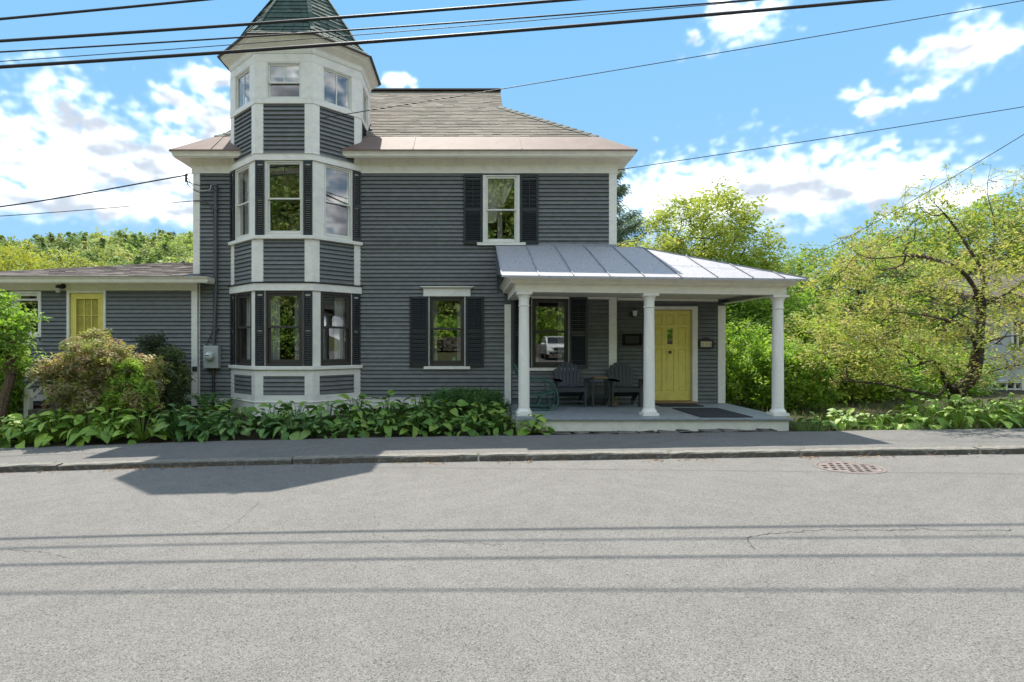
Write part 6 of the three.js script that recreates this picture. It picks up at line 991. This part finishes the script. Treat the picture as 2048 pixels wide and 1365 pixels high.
// wooded hill far behind the wing, woods across the street
{
  const crown = (n, seed) => { const rg = rngOf(seed), base = leafGeo(0.75, 0.1, 0.2), gs = []; for (let i = 0; i < n; i++) { const a = rg() * 6.283, c = 2 * rg() - 0.75, b = Math.sqrt(Math.max(0, 1 - Math.min(1, c) ** 2)), cc = clamp(c, -0.75, 1), lump = (1 + 0.3 * n3(Math.cos(a) * b * 2 + seed, cc * 2, Math.sin(a) * b * 2)) * (0.7 + 0.35 * rg()), s = 0.19 * (0.6 + 0.8 * rg()); gs.push(base.clone().applyMatrix4(new THREE.Matrix4().compose(V(Math.cos(a) * b * lump, cc * lump * 1.05, Math.sin(a) * b * lump), new THREE.Quaternion().setFromEuler(new THREE.Euler((rg() - 0.5) * 2, rg() * 6.28, (rg() - 0.6) * 2)), V(s, s, s)))); } return join(gs); };
  const C1 = crown(800, 91), C2 = crown(760, 92);
  const hillY = (x, z) => { const d = -z; return -2 + 36 * sstep(95, 235, d) * (0.8 + 0.2 * Math.cos((x + 110) / 70)) * sstep(140, -60, x); };
  struct('hill', sheet(span(-340, 160, 20), span(-330, -80, 12), hillY, null, () => 1), M.grassGround);
  const group = (name, label, list, geo, cols) => { const o = new THREE.Group(); o.name = name; o.userData = { kind: 'stuff', label, category: 'woods' }; scene.add(o); scatter('crowns', geo, list, cols, o, 'stuff', leafMat(1, 1, 1, 0.4)); return o; };
  const A = [], B = []; const hc = [[0.34, 0.42, 0.10], [0.28, 0.36, 0.09], [0.42, 0.47, 0.13], [0.21, 0.29, 0.08], [0.46, 0.48, 0.15], [0.30, 0.38, 0.11]];
  for (let i = 0; i < 560; i++) { const z = rr(-255, -95), x = rr(-0.98, 0.05) * -z * 1.05 + rr(-5, 5); (i % 2 ? A : B).push([V(x, hillY(x, z) + rr(2, 4.5), z), rr(4, 6.2)]); }
  group('hill_woods', 'spring-green wood covering the hill behind the side wing', A, C1, hc); group('hillside_woods', 'mixed lighter and darker green wood on the hill behind the side wing', B, C2, hc);
  const S = [], T = [], S2 = [], T2 = []; for (let i = 0; i < 420; i++) { const z = rr(30, 115), x = rr(-100, 100); const y = 0.7 + Math.max(0, z - 26) * 0.46; (i % 2 ? S : T).push([V(x, y + rr(1.5, 4.5), z), rr(2.4, 4.4)]); }
  group('street_woods', 'green wood on the slope across the street', S, C1, hc); group('slope_woods', 'denser green wood on the slope across the street', T, C2, [[0.20, 0.30, 0.07], [0.26, 0.36, 0.08], [0.36, 0.43, 0.1]]);
  for (let i = 0; i < 150; i++) { const z = rr(30, 50), x = rr(-45, 45); (i % 2 ? S2 : T2).push([V(x, 0.7 + (z - 26) * 0.46 + rr(0.5, 2.5), z), rr(2.2, 3.4)]); }
  group('roadside_woods', 'young green trees at the foot of the slope across the street', S2, C2, hc); group('verge_woods', 'bushy green growth at the foot of the slope across the street', T2, C1, [[0.20, 0.30, 0.07], [0.26, 0.36, 0.08], [0.36, 0.43, 0.1]]);
  // hedge above the stone wall
  const Hd = []; for (let i = 0; i < 170; i++) Hd.push([V(rr(-26, 34), rr(1.3, 2.8), rr(26.2, 30)), rr(0.9, 1.6)]); group('wall_hedge', 'bright green growth above the stone wall across the street', Hd, C2, BG);
  // pines on the skyline
  for (const [px, py, s, lab] of [[345, 466, 5, 'dark pine standing above the wooded skyline nearest the house'], [322, 472, 3.4, 'slim dark spruce beside the skyline pine'], [248, 472, 3.6, 'small dark conifer alone on the wooded skyline']]) { const d = 232, x = X(px, d), yt = Y(py, d), t = thing('skyline_conifer', lab, 'tree', [x, hillY(x, -d), -d]); part('trunk', new THREE.CylinderGeometry(0.15, 0.4, yt - hillY(x, -d), 6).translate(x, (yt + hillY(x, -d)) / 2, -d), M.bark, t); const l = []; for (let i = 0; i < 46; i++) { const f = i / 46, y = yt - f * s * 1.9, r = s * (0.15 + 0.75 * f) * rr(0.5, 1); const a = i * 2.4; l.push([V(x + Math.cos(a) * r, y, -d + Math.sin(a) * r), s * 0.32]); } scatter('crown', CL.far, l, [[0.035, 0.06, 0.04], [0.05, 0.08, 0.05]], t, 'stuff'); }
  tree('maple_tree', 'vivid yellow-green tree showing over the side wing roof', V(X(40, 38), -0.5, -38), ctr(10, 585, 38), 6.2, 3.0, 4, { seed: 95, n: 620, r0: 0.25, clump: CL.big, cols: [[0.42, 0.45, 0.045], [0.37, 0.41, 0.04], [0.46, 0.46, 0.07]], step: 0.6, size: 0.9, per: 2, leafW: 4, spread: 0.3 });
  tree('maple_tree', 'lower yellow-green tree between the wing roof and the hill', V(X(175, 42), -0.5, -42), ctr(170, 600, 42), 3.6, 2.9, 3, { seed: 96, n: 320, r0: 0.2, clump: CL.big, cols: [[0.34, 0.40, 0.045], [0.28, 0.36, 0.05]], step: 0.6, size: 0.9, per: 2, leafW: 4, spread: 0.3 });
}
renderer.render(scene, camera);
